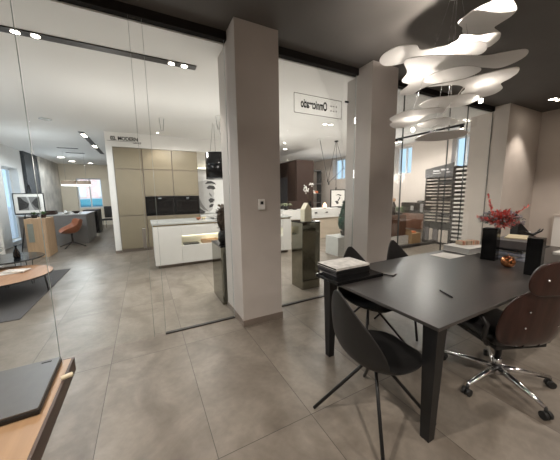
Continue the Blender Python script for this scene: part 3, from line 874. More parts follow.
# ------------------------------------------------------------------ thermostat on the column
th = thing('thermostat', 'small white thermostat with dark display on the front column', 'thermostat', (1.158, 2.67, 1.39))
MB().box(-0.038, 0.038, -0.022, -0.0005, -0.058, 0.058, 0.004).build('thermostat_case', M_plastic, th)
MB().box(-0.018, 0.018, -0.0235, -0.0222, 0.0, 0.034).build('display', M_screen, th)

# company sign lettered on the glass, read from the other side
sg = thing('glass_sign', 'framed mirrored lettering applied on the glass between the two columns', 'sign', (2.145, YG + 0.0065, 2.64))
fr = MB()
w, h, t = 0.385, 0.12, 0.006
fr.box(-w, w, 0, 0.0012, h - t, h); fr.box(-w, w, 0, 0.0012, -h, -h + t); fr.box(-w, -w + t, 0, 0.0012, -h + t, h - t); fr.box(w - t, w, 0, 0.0012, -h + t, h - t)
fr.build('sign_frame', mat('bronze_vinyl', (0.10, 0.075, 0.055), 0.6), sg)
text_mesh('lettering', 'Omnicreatio', 0.15, M_ink, sg, (-0.075, 0.001, 0.005), (PI / 2, 0, PI), 0.0006, 0.54, 0.0045)
for (x, z) in ((0.20, 0.03), (0.245, 0.03), (0.29, 0.03), (0.20, -0.03), (0.245, -0.03), (0.29, -0.03)):
    MB().cyl((x, 0, z), (x, 0.0015, z), 0.009, seg=10).build('emblem_dot', M_ink, sg)
o = tag(MB().box(-0.03, 0.03, -0.022, -0.0055, -0.012, 0.012, 0.003).build('glass_clamp', M_black), 'small black clamp on the glass at the right of the lettering', 'clamp')
o.location = (2.60, YG, 2.755)

# ------------------------------------------------------------------ foreground desk with laptop
fd = thing('wooden_desk', 'honey oak desk with dark edge in the lower left foreground', 'desk', (0, 0, 0))
MB().box(-1.75, -0.356, 0.25, 1.455, 0.69, 0.75).build('desk_top', M_oak, fd)
e = MB(); e.box(-0.3555, -0.346, 0.25, 1.455, 0.685, 0.7495); e.box(-1.75, -0.346, 1.4555, 1.462, 0.685, 0.7495)
e.build('edge_band', M_darkedge, fd)
for x in (-1.7, -0.62):
    for y in (0.35, 1.34):
        MB().box(x - 0.03, x + 0.03, y - 0.03, y + 0.03, 0, 0.689, 0.003).build('leg', M_darkedge, fd)
lt = thing('laptop', 'closed dark grey laptop on the oak desk', 'laptop', (-0.562, 1.268, 0.751), math.radians(2.0))
MB().box(-0.21, 0.18, -0.165, 0.175, 0.0, 0.016, 0.004).build('laptop_base', M_black, lt)
MB().box(-0.208, 0.178, -0.163, 0.173, 0.0165, 0.025, 0.003).build('lid', M_laptop, lt)
MB().box(0.115, 0.150, 0.145, 0.155, 0.0252, 0.0255).build('lid_mark', M_ink, lt)
o = thing('cream_stick', 'short cream coloured stick lying between laptop and desk edge', 'stick', (-0.38, 1.27, 0.7505), 0)
MB().lathe([(0.003, 0), (0.009, 0.002), (0.0095, 0.036), (0.0095, 0.039), (0.004, 0.042)], seg=12).build('stick_body', mat('cream_plastic', (0.75, 0.66, 0.48), 0.5), o)
o.rotation_euler = (math.radians(90), 0, math.radians(110)); o.location = (-0.358, 1.285, 0.7605)
o = tag(MB().tube([(-0.72 + 0.0 * k + 0.06 * math.cos(k * 0.55), 1.455 - 0.02 + 0.0 * k + 0.018 * math.sin(k * 0.55), 0.757) for k in range(12)], 0.005, 6).build('black_cable', M_black), 'curled black cable behind the laptop on the oak desk', 'cable')
o = thing('earbud', 'small black round dongle behind the laptop corner', 'dongle', (-0.50, 1.445, 0.7505))
MB().lathe([(0.004, 0), (0.012, 0.002), (0.012, 0.012), (0.004, 0.016)], seg=14).build('dongle_body', M_black, o)

# ------------------------------------------------------------------ mirrored pedestals behind the glass
pd = thing('mirror_pedestal', 'bronze mirrored pedestal left of the front column behind the glass', 'pedestal', (1.07, 3.64, 0), 0, 'bronze mirrored pedestals')
MB().box(-0.205, 0.205, -0.26, 0.26, 0.0, 0.80, 0.002).build('pedestal_body', M_mirror, pd)
MB().box(-0.21, 0.21, -0.265, 0.265, 0.8005, 0.82, 0.002).build('black_top', M_blackgloss, pd)
pd2 = thing('mirror_pedestal', 'bronze mirrored pedestal carrying the small cream house between the columns', 'pedestal', (2.27, 3.47, 0), 0, 'bronze mirrored pedestals')
MB().box(-0.165, 0.165, -0.165, 0.165, 0.0, 1.055, 0.002).build('pedestal_body', M_mirror, pd2)
MB().box(-0.17, 0.17, -0.17, 0.17, 1.0555, 1.075, 0.002).build('black_top', M_blackgloss, pd2)
o = tag(MB().prism([(-0.065, 0), (0.065, 0), (0.065, 0.185), (0, 0.285), (-0.065, 0.185)], -0.06, 0.06, 'XZ').build('house_sculpture', M_housewhite), 'cream house shaped sculpture on the mirrored pedestal', 'sculpture')
o.location = (2.245, 3.42, 1.076)
o = thing('dried_plant_vase', 'dark brown dried foliage in a black vase partly behind the front column', 'vase', (0.965, 3.60, 0.821))
MB().lathe([(0.05, 0), (0.075, 0.05), (0.07, 0.14), (0.045, 0.18), (0.045, 0.185)], seg=20).build('vase_body', M_black, o)
dl = MB()
for k in range(170):
    a = rnd.uniform(0, 2 * PI); zq = rnd.uniform(0.15, 0.52); r = 0.11 * (1 - abs(zq - 0.36) / 0.25)
    dl.leaf((math.cos(a) * r * 0.8, math.sin(a) * r * 0.8, zq), (math.cos(a), math.sin(a), rnd.uniform(0, 1.2)), 0.07, 0.03, 0.2)
dl.lathe([(0.03, 0.18), (0.07, 0.26), (0.08, 0.36), (0.06, 0.46), (0.02, 0.52)], seg=12)
dl.build('dried_foliage', M_drybrown, o)

# ------------------------------------------------------------------ kitchen back wall units
g = 0.022


def door(parent, x0, x1, z0, z1, y=8.0, m=None, name='door'):
    return MB().box(x0 + g / 2, x1 - g / 2, y - 0.02, y - 0.0005, z0 + g / 2, z1 - g / 2, 0.0015).build(name, m or M_cab, parent)


tc_ = thing('tall_cabinet', 'champagne tall kitchen cabinet beside the white pillar', 'cabinet', (0, 0, 0))
MB().box(-0.605, 0.04, 8.0, 8.54, 0.08, 2.75).build('cabinet_body', M_base, tc_)
MB().box(-0.605, 0.04, 8.03, 8.5, 0, 0.08).build('plinth', M_base, tc_)
door(tc_, -0.605, 0.04, 2.2, 2.75); door(tc_, -0.605, 0.04, 0.98, 2.2); door(tc_, -0.605, 0.04, 0.08, 0.98)
for i, (x0, x1) in enumerate(((0.045, 0.775), (0.78, 1.47))):
    s = ('left', 'right')[i]
    wc = thing('wall_cabinet', 'champagne wall cabinet above the %s black oven' % s, 'cabinet', (0, 0, 0), 0, 'champagne wall cabinets')
    MB().box(x0, x1, 8.0, 8.54, 1.49, 2.75).build('cabinet_body', M_base, wc)
    door(wc, x0, x1, 2.2, 2.75); door(wc, x0, x1, 1.49, 2.2)
    bc = thing('base_cabinet', 'champagne base cabinet under the %s black oven' % s, 'cabinet', (0, 0, 0), 0, 'champagne base cabinets')
    MB().box(x0, x1, 8.0, 8.54, 0.08, 0.955).build('cabinet_body', M_base, bc)
    MB().box(x0, x1, 8.03, 8.5, 0, 0.08).build('plinth', M_base, bc)
    door(bc, x0, x1, 0.5, 0.955, name='drawer'); door(bc, x0, x1, 0.08, 0.5, name='drawer')
    ov = thing('built_in_oven', 'black glass built-in oven at the %s of the kitchen niche' % s, 'oven', (0, 0, 0), 0, 'black glass ovens')
    MB().box(x0, x1, 8.0, 8.54, 0.96, 1.485).build('oven_body', M_black, ov)
    MB().box(x0 + 0.01, x1 - 0.01, 7.98, 7.9995, 0.97, 1.38, 0.002).build('oven_door', M_blackgloss, ov)
    MB().box(x0 + 0.01, x1 - 0.01, 7.98, 7.9995, 1.39, 1.475, 0.002).build('control_panel', M_blackgloss, ov)
    MB().box(x0 + 0.32, x0 + 0.40, 7.9785, 7.9799, 1.415, 1.45).build('display', mat('oven_display', (0.3, 0.33, 0.35), 0.3), ov)
# photo panel
pp = thing('portrait_panel', 'large black and white wall panel showing a face beside the ovens', 'picture', (1.84, 8.5, 0.93))
MB().box(-0.36, 0.70, -0.012, 0.0, 0.0, 1.33).build('panel_board', mat('print_white', (0.72, 0.715, 0.70), 0.5, var=0.03), pp)
fc = MB(); y0, y1 = -0.0145, -0.0125
fc.prism([(-0.35, 0.35), (-0.30, 0.20), (-0.16, 0.05), (0.02, 0.02), (0.12, 0.12), (0.16, 0.30), (0.22, 0.42), (0.17, 0.50), (0.20, 0.62), (0.17, 0.80), (0.20, 0.98), (-0.02, 1.04), (-0.34, 0.98)], y0, y1, 'XZ')
fc.build('face_print', M_facelight, pp)
fc = MB(); y0, y1 = -0.0165, -0.0148
fc.prism([(-0.34, 0.36), (-0.27, 0.22), (-0.15, 0.10), (0.0, 0.06), (-0.10, 0.16), (-0.20, 0.30), (-0.28, 0.50)], y0, y1, 'XZ')
fc.prism([(0.03, 0.66), (0.10, 0.60), (0.13, 0.53), (0.10, 0.52), (0.05, 0.56)], y0, y1, 'XZ')
fc.build('cheek_shading', M_facemid, pp)
fc = MB()
fc.prism([(-0.08, 0.92), (0.0, 1.01), (0.12, 1.02), (0.24, 0.96), (0.27, 0.90), (0.14, 0.94), (0.02, 0.93)], y0, y1, 'XZ')
fc.prism([(-0.04, 0.80), (0.05, 0.88), (0.20, 0.86), (0.25, 0.78), (0.18, 0.74), (0.10, 0.77), (0.02, 0.76)], y0, y1, 'XZ')
fc.build('eye_print', M_facedark, pp)
fc = MB()
fc.prism([(0.00, 0.42), (0.08, 0.48), (0.15, 0.46), (0.20, 0.42), (0.14, 0.34), (0.06, 0.32)], y0, y1, 'XZ')
fc.prism([(0.02, 0.17), (0.12, 0.19), (0.17, 0.27), (0.10, 0.29), (0.03, 0.25)], y0, y1, 'XZ')
fc.build('lips_print', M_facedark, pp)
fc = MB()
fc.prism([(-0.36, 0.0), (-0.15, 0.0), (-0.10, 0.04), (-0.24, 0.14), (-0.32, 0.26), (-0.36, 0.34)], y0, y1, 'XZ')
fc.build('shadow_print', M_facedark, pp)
o = thing('lit_wall_shelf', 'white wall shelf with light strip above the face panel', 'shelf', (1.84, 8.49, 2.27))
MB().box(-0.36, 0.70, -0.16, 0.0, 0.0, 0.04).build('shelf_board', M_island, o)
MB().box(-0.33, 0.30, -0.10, -0.05, 0.0405, 0.07).build('light_strip', M_glowsoft, o)
cw = thing('kitchen_counter', 'white kitchen counter below the face panel', 'counter', (2.8, 8.27, 0))
MB().box(-1.32, 1.3, -0.27, 0.27, 0.0, 0.87).build('counter_body', M_island, cw)
MB().box(-1.32, 1.3, -0.29, 0.27, 0.8705, 0.905, 0.003).build('counter_top', M_plastic, cw)
# wall lettering
ws = thing('wall_lettering', 'dark lettering reading 02. MODERN on the white wall above the cabinets', 'sign', (-0.30, 7.999, 2.93))
text_mesh('lettering', '02. MODERN', 0.125, M_ink, ws, (-0.02, -0.001, 0.035), (PI / 2, 0, 0), 0.0006, 0.86, 0.0045)
MB().box(-0.40, 0.36, -0.002, -0.0005, -0.032, -0.024).build('underline', M_ink, ws)
sl = MB()
for k in range(9):
    sl.box(0.17 + k * 0.021, 0.185 + k * 0.021, -0.002, -0.0005, -0.07, -0.05)
sl.build('small_lettering', M_ink, ws)

# kitchen island
IX0, IX1, IY0, IY1 = 0.12, 3.32, 5.75, 6.72
isl = thing('kitchen_island', 'white kitchen island with a lit open niche behind the glass', 'kitchen island', (0, 0, 0))
bd = MB()
bd.box(IX0 + 0.01, 0.65, IY0 + 0.021, IY1, 0.07, 0.88)
bd.box(0.65, 3.08, IY0 + 0.35, IY1, 0.07, 0.88)
bd.box(3.08, IX1 - 0.01, IY0 + 0.021, IY1, 0.07, 0.88)
bd.box(0.65, 3.08, IY0 + 0.021, IY0 + 0.35, 0.07, 0.445); bd.box(0.65, 3.08, IY0 + 0.021, IY0 + 0.35, 0.66, 0.88)
bd.build('island_body', M_island, isl)
MB().box(IX0 + 0.06, IX1 - 0.06, IY0 + 0.08, IY1 - 0.04, 0, 0.07).build('plinth', M_base, isl)
for (x0, x1, z0, z1, nm) in ((IX0, 0.65, 0.07, 0.88, 'door'), (0.65, 1.86, 0.07, 0.445, 'drawer'), (1.86, 3.08, 0.07, 0.445, 'drawer'), (0.65, 1.86, 0.66, 0.88, 'drawer'), (1.86, 3.08, 0.66, 0.88, 'drawer'), (3.08, IX1, 0.07, 0.88, 'door')):
    MB().box(x0 + 0.002, x1 - 0.002, IY0, IY0 + 0.0205, z0 + 0.002, z1 - 0.002, 0.002).build(nm, M_island, isl)
MB().box(IX0 + 0.01, IX1 - 0.01, IY0 + 0.015, IY1, 0.8805, 0.91).build('grip_groove', mat('brass_groove', (0.42, 0.34, 0.20), 0.4, 0.5), isl)
MB().box(IX0 - 0.02, IX1 + 0.02, IY0 - 0.015, IY1 + 0.02, 0.9105, 0.945, 0.002).build('worktop', M_worktop, isl)
MB().box(0.70, 3.04, IY0 + 0.30, IY0 + 0.345, 0.61, 0.655).build('light_strip', M_glowsoft, isl)
spot('niche_light', (1.3, IY0 + 0.2, 0.645), 2, 160, (1, 0.92, 0.68), 0.1)
spot('niche_light', (2.4, IY0 + 0.2, 0.645), 2, 160, (1, 0.92, 0.68), 0.1)
o = tag(MB().box(-0.16, 0.16, -0.10, 0.10, 0, 0.025, 0.003).build('black_tray', M_black), 'flat black tray at the left of the lit island niche', 'tray')
o.location = (0.86, 5.90, 0.446)
o = thing('wooden_crate', 'shallow light wooden crate inside the lit island niche', 'crate', (1.27, 5.92, 0.446))
cb = MB(); cb.box(-0.18, 0.18, -0.10, 0.10, 0, 0.01); cb.box(-0.18, 0.18, -0.10, -0.09, 0.01, 0.07); cb.box(-0.18, 0.18, 0.09, 0.10, 0.01, 0.07); cb.box(-0.18, -0.17, -0.09, 0.09, 0.01, 0.07); cb.box(0.17, 0.18, -0.09, 0.09, 0.01, 0.07)
cb.build('crate_body', M_lightoak, o)
for k, (x, y, m, lb) in enumerate(((1.08, 6.1, M_tan, 'small tan bowl on the island worktop, left one'), (1.2, 6.15, M_cream, 'small cream bowl on the island worktop, right one'))):
    o = thing('bowl', lb, 'bowl', (x, y, 0.946))
    MB().lathe([(0.025, 0), (0.05, 0.03), (0.058, 0.055), (0.05, 0.055), (0.02, 0.012)], seg=18).build('bowl_body', m, o)
hb = thing('cooktop', 'black glass cooktop let on the island worktop', 'cooktop', (1.72, 6.25, 0.9455))
MB().box(-0.33, 0.36, -0.24, 0.24, 0, 0.008, 0.002).build('glass_plate', M_blackgloss, hb)
for k in range(5):
    MB().cyl((-0.26 + k * 0.11, -0.16, 0.0082), (-0.26 + k * 0.11, -0.16, 0.035), 0.022, 0.02, 14).build('knob', M_black if k % 2 else M_plastic, hb)
# hanging cylinder hood
hd = thing('cylinder_hood', 'black cylindrical extractor hood hanging above the island', 'hood', (1.62, 6.2, 1.87))
MB().cyl((0, 0, 0.0), (0, 0, 0.59), 0.29, seg=40).build('hood_body', M_blackgloss, hd)
MB().cyl((0, 0, 0.006), (0, 0, 0.035), 0.293, seg=40).build('rim', M_black, hd)
for (x, y) in ((-0.2, -0.1), (0.2, -0.1), (0, 0.22)):
    MB().tube([(x, y, 0.59), (x * 0.25 - 0.05, y * 0.25, 1.249)], 0.003, 5).build('suspension_wire', M_black, hd)
for (x, y, lb) in ((0.46, 6.2, 'thin V shaped wire hanger on the white ceiling left of the hood'), (1.50, 5.6, 'thin V shaped wire hanger on the white ceiling above the black hood')):
    hk = thing('ceiling_hanger', lb, 'hanger', (x, y, ZF - 0.001), 0, 'wire hangers on the showroom ceiling')
    MB().cyl((0, 0, -0.012), (0, 0, 0), 0.05, seg=16).build('ceiling_rose', M_plastic, hk)
    MB().tube([(-0.045, 0, -0.012), (-0.02, 0, -0.26), (0.015, 0, -0.26), (0.045, 0, -0.012)], 0.006, 6).build('wire_loop', mat('grey_wire', (0.3, 0.3, 0.29), 0.4), hk)

# ------------------------------------------------------------------ between the columns: peninsula and what stands on it
pen = thing('white_peninsula', 'white bar counter with beige base seen between the two columns', 'counter', (0, 0, 0))
MB().box(3.75, 6.7, 7.0, 7.7, 0.70, 1.0, 0.003).build('counter_top', M_island, pen)
MB().box(3.8, 6.65, 7.06, 7.68, 0.0, 0.695).build('counter_base', M_beige, pen)
tp = thing('cube_plinth', 'low white cube plinth carrying the dark green topiary', 'plinth', (4.26, 4.98, 0))
MB().box(-0.24, 0.28, -0.24, 0.24, 0, 0.46, 0.003).build('plinth_body', M_worktop, tp)
o = thing('topiary', 'dark green cone topiary on a low plinth beside the second column', 'plant', (4.40, 4.98, 0.461))
MB().lathe([(0.07, 0), (0.09, 0.10), (0.085, 0.11), (0.01, 0.11)], seg=18).build('pot', M_black, o)
mb = MB()
prof = [(0.02, 0.10), (0.11, 0.16), (0.145, 0.27), (0.14, 0.38), (0.11, 0.52), (0.07, 0.66), (0.03, 0.78), (0.004, 0.84)]
mb.lathe(prof, seg=20)
for k in range(420):
    t = rnd.uniform(0, 1); i = min(int(t * 7), 6); f = t * 7 - i
    r = prof[i][0] * (1 - f) + prof[i + 1][0] * f; zq = prof[i][1] * (1 - f) + prof[i + 1][1] * f
    a = rnd.uniform(0, 2 * PI)
    mb.leaf((math.cos(a) * r * 0.95, math.sin(a) * r * 0.95, zq), (math.cos(a), math.sin(a), 0.8), 0.05, 0.03, 0.1)
mb.build('cone_foliage', M_darkleaf, o)
# brown tall cabinet with black panel
bc = thing('walnut_cabinet', 'dark walnut tall cabinet block between the columns far behind', 'cabinet', (0, 0, 0))
MB().box(4.98, 5.72, 8.2, 9.7, 0, 2.72).build('cabinet_body', M_walnut, bc)
MB().box(4.955, 4.9795, 8.25, 8.85, 0.1, 2.70).build('door', M_walnut, bc)
MB().box(4.955, 4.9795, 8.86, 9.65, 2.15, 2.70).build('door', M_walnut, bc)
MB().box(4.95, 4.9795, 8.86, 9.65, 0.75, 2.14, 0.003).build('appliance_panel', mat('grey_black_glass', (0.07, 0.07, 0.08), 0.2), bc)
# open display shelf
dsf = thing('display_shelf', 'open shelf unit standing right of the walnut cabinet', 'shelf', (7.35, 10.5, 0))
for x in (-0.3, 0.3):
    MB().box(x - 0.015, x + 0.015, -0.18, 0.18, 0, 2.6).build('side_panel', M_curtain, dsf)
for z in (0.1, 0.6, 1.05, 1.5, 1.95, 2.57):
    MB().box(-0.284, 0.284, -0.18, 0.18, z, z + 0.03).build('shelf_board', M_greycounter, dsf)
o = tag(MB().box(-0.16, 0.16, -0.08, 0.08, 0, 0.10, 0.02).build('orange_box', M_orange), 'small orange box on the open shelf unit', 'box'); o.location = (7.35, 10.45, 1.531)
# items on the peninsula
o = thing('potted_fern', 'arching pale green plant on the bar counter at its left end', 'plant', (4.0, 7.25, 1.001))
MB().lathe([(0.06, 0), (0.08, 0.10), (0.075, 0.11), (0.01, 0.105)], seg=18).build('pot', M_black, o)
lf = MB()
for k in range(40):
    a = rnd.uniform(0, 2 * PI)
    lf.leaf((0, 0, 0.11), (math.cos(a), math.sin(a), rnd.uniform(0.8, 1.8)), rnd.uniform(0.28, 0.46), 0.05, 0.7)
lf.build('leaves', mat('pale_olive_leaf', (0.22, 0.24, 0.15), 0.7, var=0.3, scale=20), o)
o = thing('blossom_vase', 'white blossom stems in a dark vase on the bar counter', 'flowers', (5.05, 7.45, 1.001))
MB().lathe([(0.05, 0), (0.06, 0.10), (0.03, 0.22), (0.03, 0.24)], seg=16).build('vase_body', M_blackgloss, o)
fl = MB(); sm = MB()
for k in range(9):
    a = rnd.uniform(0, 2 * PI); tip = Vector((math.cos(a) * 0.2, math.sin(a) * 0.12, rnd.uniform(0.5, 0.85)))
    sm.tube([(0, 0, 0.2), tip * 0.6 + Vector((0, 0, 0.05)), tip], 0.004, 5)
    for j in range(5):
        fl.ball(tip + Vector((rnd.uniform(-.04, .04), rnd.uniform(-.04, .04), rnd.uniform(-.08, .03))), 0.022, u=8, v=5)
fl.build('blossoms', M_paper, o); sm.build('stems', M_drybrown, o)
fp = thing('framed_drawing', 'framed black and white drawing leaning on the bar counter', 'picture', (6.28, 7.46, 1.001))
fr = MB()
for (x0, x1, z0, z1) in ((-0.34, -0.31, 0, 0.64), (0.31, 0.34, 0, 0.64), (-0.31, 0.31, 0, 0.03), (-0.31, 0.31, 0.61, 0.64)):
    fr.box(x0, x1, -0.015, 0.015, z0, z1)
fr.build('frame', M_black, fp)
MB().box(-0.309, 0.309, -0.005, 0.01, 0.031, 0.609).build('drawing_sheet', M_paper, fp)
sk = MB()
for pts in ([(-0.12, 0.42), (0.0, 0.48), (0.16, 0.44), (0.14, 0.40), (0.0, 0.44)], [(0.02, 0.40), (0.12, 0.34), (0.02, 0.22), (-0.02, 0.26), (0.06, 0.33)], [(-0.16, 0.22), (-0.02, 0.24), (0.05, 0.14), (-0.05, 0.11), (-0.1, 0.18)]):
    sk.prism(pts, -0.0068, -0.0052, 'XZ')
sk.build('sketch_marks', M_facedark, fp)
MB().box(-0.02, 0.02, 0.0155, 0.17, 0.0, 0.5).build('back_stand', M_black, fp)
o = thing('salt_lamp', 'small glowing pink salt lamp on the bar counter', 'lamp', (5.45, 7.15, 1.001))
MB().lathe([(0.05, 0), (0.055, 0.02), (0.05, 0.025)], seg=14).build('lamp_base', M_walnut, o)
MB().lathe([(0.05, 0.026), (0.075, 0.07), (0.06, 0.13), (0.02, 0.19), (0.004, 0.20)], seg=9).build('salt_crystal', M_salt, o)
o = tag(MB().box(-0.35, 0.30, -0.10, 0.10, 0, 0.26, 0.01).build('brown_box', M_walnut), 'long dark brown box at the back of the bar counter', 'box'); o.location = (5.05, 7.62 - 0.02 + 0.02, 1.001)
o.location = (4.60, 7.56, 1.001)
for k, (x, m, lb) in enumerate(((4.25, M_walnut, 'brown dish on the bar counter beside the plant'), (4.62, M_black, 'black dish on the bar counter right of the house sculpture'), (6.1, M_black, 'black dish at the right end of the bar counter'))):
    o = thing('dish', lb, 'dish', (x, 7.13, 1.001))
    MB().lathe([(0.05, 0), (0.11, 0.03), (0.12, 0.05), (0.10, 0.05), (0.04, 0.012)], seg=20).build('dish_body', m, o)
for x in (4.98, 5.42):
    MB().box(x - 0.045, x + 0.045, 6.975, 6.9985, 0.86, 0.90, 0.006).build('knob', M_black, pen)
# wire lamp
wl_ = thing('wire_pendant', 'black angled cord pendant hanging from the white ceiling between the columns', 'lamp', (0, 0, 0))
cy = 6.6
MB().cyl((5.46, cy, ZF - 0.03), (5.46, cy, ZF - 0.001), 0.06, seg=16).build('ceiling_rose', M_black, wl_)
MB().cyl((4.83, cy, ZF - 0.02), (4.83, cy, ZF - 0.001), 0.10, seg=16).build('ceiling_rose', M_plastic, wl_)
for p, q in (((4.83, cy, ZF - 0.02), (5.14, cy, 1.92)), ((5.44, cy, ZF - 0.03), (5.16, cy, 1.92)), ((5.18, cy, 1.84), (5.80, cy, 2.32)), ((5.48, cy, ZF - 0.03), (5.80, cy, 2.25)), ((5.46, cy, ZF - 0.03), (5.47, cy, 1.68))):
    MB().tube([p, q], 0.007, 6).build('cord', M_black, wl_)
for p in ((5.14, cy, 1.90), (5.18, cy, 1.82), (5.47, cy, 1.66)):
    MB().cyl((p[0], p[1], p[2] - 0.05), (p[0], p[1], p[2] + 0.03), 0.018, seg=12).build('lamp_head', M_black, wl_)

# ------------------------------------------------------------------ room at the right behind the glass
cb1 = thing('walnut_cabinet', 'walnut cabinet box standing on a white plinth behind the glass at right', 'cabinet', (6.42, 5.2, 0))
MB().box(-0.36, 0.32, -0.22, 0.22, 0.26, 0.86, 0.003).build('cabinet_body', M_walnutmid, cb1)
MB().box(-0.36, 0.42, -0.26, 0.22, 0.0, 0.255, 0.003).build('white_plinth', M_island, cb1)
MB().box(-0.35, 0.31, -0.238, -0.2205, 0.27, 0.85, 0.002).build('door', M_walnutmid, cb1)
cb2 = thing('wall_hung_cabinet', 'long walnut cabinet hung on the right wall beneath the coffee machine', 'cabinet', (7.78, 5.73, 0))
MB().box(-0.22, 0.215, -0.75, 0.95, 0.36, 0.84, 0.003).build('cabinet_body', M_walnutmid, cb2)
for k in range(2):
    MB().box(-0.238, -0.2205, -0.745 + k * 0.85, 0.095 + k * 0.85, 0.37, 0.83, 0.002).build('door', M_walnutmid, cb2)
cm = thing('coffee_machine', 'black coffee machine on the wall-hung walnut cabinet', 'coffee machine', (7.72, 5.44, 0.841), 0)
MB().box(-0.15, 0.24, -0.43, 0.36, 0.06, 0.34, 0.02).build('machine_body', M_blackgloss, cm)
MB().box(-0.15, 0.24, -0.43, 0.36, 0.0, 0.055, 0.004).build('drip_tray', M_blackgloss, cm)
MB().box(-0.17, -0.151, -0.42, -0.32, 0.05, 0.31, 0.004).build('chrome_panel', mat('grey_metal', (0.35, 0.35, 0.35), 0.35, 0.7), cm)
MB().box(-0.17, -0.151, -0.10, 0.0, 0.10, 0.24, 0.004).build('spout_block', mat('grey_metal', (0.5, 0.5, 0.5), 0.3, 0.7), cm)
MB().cyl((0.05, -0.2, 0.34), (0.05, -0.2, 0.40), 0.12, 0.10, 20).build('bean_hopper', M_smoke, cm)
pt = thing('potted_plant', 'small bushy green plant on the walnut cabinet box', 'plant', (6.60, 5.12, 0.861))
MB().lathe([(0.08, 0), (0.11, 0.06), (0.105, 0.065), (0.01, 0.06)], seg=18).build('pot', M_black, pt)
lf = MB()
for k in range(220):
    a = rnd.uniform(0, 2 * PI); r = rnd.uniform(0, 0.16); zq = rnd.uniform(0.05, 0.22)
    lf.leaf((math.cos(a) * r, math.sin(a) * r, zq), (math.cos(a), math.sin(a), rnd.uniform(0.2, 1.5)), 0.07, 0.035, 0.3)
lf.build('leaves', M_leaf, pt)
o = thing('dark_bottle', 'dark bottle with tan stopper left of the green plant', 'bottle', (6.34, 5.10, 0.861))
MB().lathe([(0.05, 0), (0.055, 0.02), (0.055, 0.28), (0.03, 0.34), (0.025, 0.38)], seg=16).build('bottle_body', M_blackgloss, o)
MB().ball((0, 0, 0.43), 0.05, sz=1.0).build('stopper', mat('tan_cork', (0.5, 0.3, 0.18), 0.7), o)
o = thing('cardboard_box', 'open cardboard box beside the white plinth on the floor', 'box', (7.06, 5.05, 0))
MB().box(-0.20, 0.22, -0.2, 0.2, 0, 0.30, 0.002).build('box_body', M_card, o)
f1 = MB(); f1.prism([(-0.20, 0.30), (-0.34 + 0.1, 0.42), (-0.23, 0.42), (-0.19, 0.30)], -0.2, 0.2, 'XZ'); f1.build('flap', M_card, o)
o2 = tag(MB().box(-0.12, 0.12, -0.12, 0.12, 0, 0.05, 0.01).build('orange_folder', M_orange), 'orange packet on top of the cardboard box', 'packet'); o2.location = (7.04, 5.05, 0.301)
o = thing('floor_bar', 'long black bar lying on the floor behind the glass', 'bar', (6.75, 4.6, 0))
MB().box(-0.75, 0.70, -0.05, 0.05, 0, 0.07, 0.012).build('bar_body', M_black, o)
MB().cyl((0.70, -0.06, 0.06), (0.70, 0.06, 0.06), 0.06, seg=18).build('round_end', M_black, o)
# sample racks
RX = 7.50
rk = thing('sample_rack', 'tall black sample rack with sloping printed header behind the glass', 'rack', (0, 0, 0))
rb = MB()
rb.box(RX, RX + 0.36, 4.18, 4.205, 0.02, 2.18); rb.box(RX, RX + 0.36, 4.93, 4.955, 0.02, 2.08); rb.box(RX + 0.33, RX + 0.36, 4.205, 4.93, 0.02, 2.08)
rb.box(RX, RX + 0.36, 4.18, 4.955, 0.0, 0.05); rb.box(RX, RX + 0.03, 4.555, 4.58, 0.62, 1.92)
rb.build('rack_frame', M_black, rk)
hp = MB(); hp.prism([(4.17, 1.92), (4.965, 1.92), (4.965, 2.16), (4.17, 2.29)], RX - 0.02, RX + 0.0, 'YZ'); hp.build('header_panel', mat('charcoal_header', (0.06, 0.058, 0.058), 0.5), rk)
ht = MB()
for (a, b, z0, z1) in ((4.30, 4.53, 2.10, 2.14), (4.55, 4.76, 2.075, 2.115), (4.50, 4.76, 2.02, 2.04), (4.27, 4.40, 2.03, 2.055)):
    n_ = int((b - a) / 0.03)
    for k in range(n_):
        ht.box(RX - 0.022, RX - 0.0205, a + k * 0.03, a + k * 0.03 + 0.022, z0, z1)
ht.build('header_lettering', M_whiteink, rk)
for k in range(14):
    zq = 0.64 + k * 0.092
    MB().box(RX + 0.03, RX + 0.33, 4.205, 4.93, zq, zq + 0.012).build('shelf', M_black, rk)
smp = None
for k in range(14):
    zq = 0.64 + k * 0.092 + 0.0125
    for c in range(2):
        if c == 0 and k % 5 == 2: continue
        y0, ln = (4.60, 0.32) if c else (4.22, 0.32)
        if c == 1 and k in (3, 4, 7): ln = 0.16
        if smp is None:
            smp = tag(MB().box(-0.01, 0.26, 0, 0.32, 0, 0.022, 0.002).build('sample_board', M_sample), 'pale sample board on a shelf of the black rack with the header', 'sample board', 'sample boards in the header rack')
            o = smp
        else:
            o = smp.copy(); COL.objects.link(o)
        o.location = (RX + 0.02, y0, zq); o.scale = (1, ln / 0.32, 1)
for (y0, w, h, m, lb) in ((4.24, 0.26, 0.36, M_sample, 'wide pale panel leaning in the rack base at right'), (4.53, 0.13, 0.36, M_sampledark, 'narrow dark panel in the rack base between the pale panels'), (4.68, 0.10, 0.38, M_sample, 'narrow pale panel in the rack base'), (4.80, 0.11, 0.40, M_sampledark, 'grey panel in the rack base at left')):
    o = tag(MB().box(0, 0.015, 0, w, 0, h, 0.002).build('tile_slab', m), lb, 'panel'); o.location = (RX + 0.05, y0, 0.051)
rk2 = thing('sample_rack', 'second narrower sample rack full of pale boards right of the header rack', 'rack', (0, 0, 0))
rb = MB(); rb.box(RX, RX + 0.36, 3.44, 3.46, 0.02, 2.2); rb.box(RX, RX + 0.36, 4.13, 4.15, 0.02, 2.2); rb.box(RX + 0.33, RX + 0.36, 3.46, 4.13, 0.02, 2.2); rb.box(RX, RX + 0.36, 3.44, 4.15, 0, 0.05)
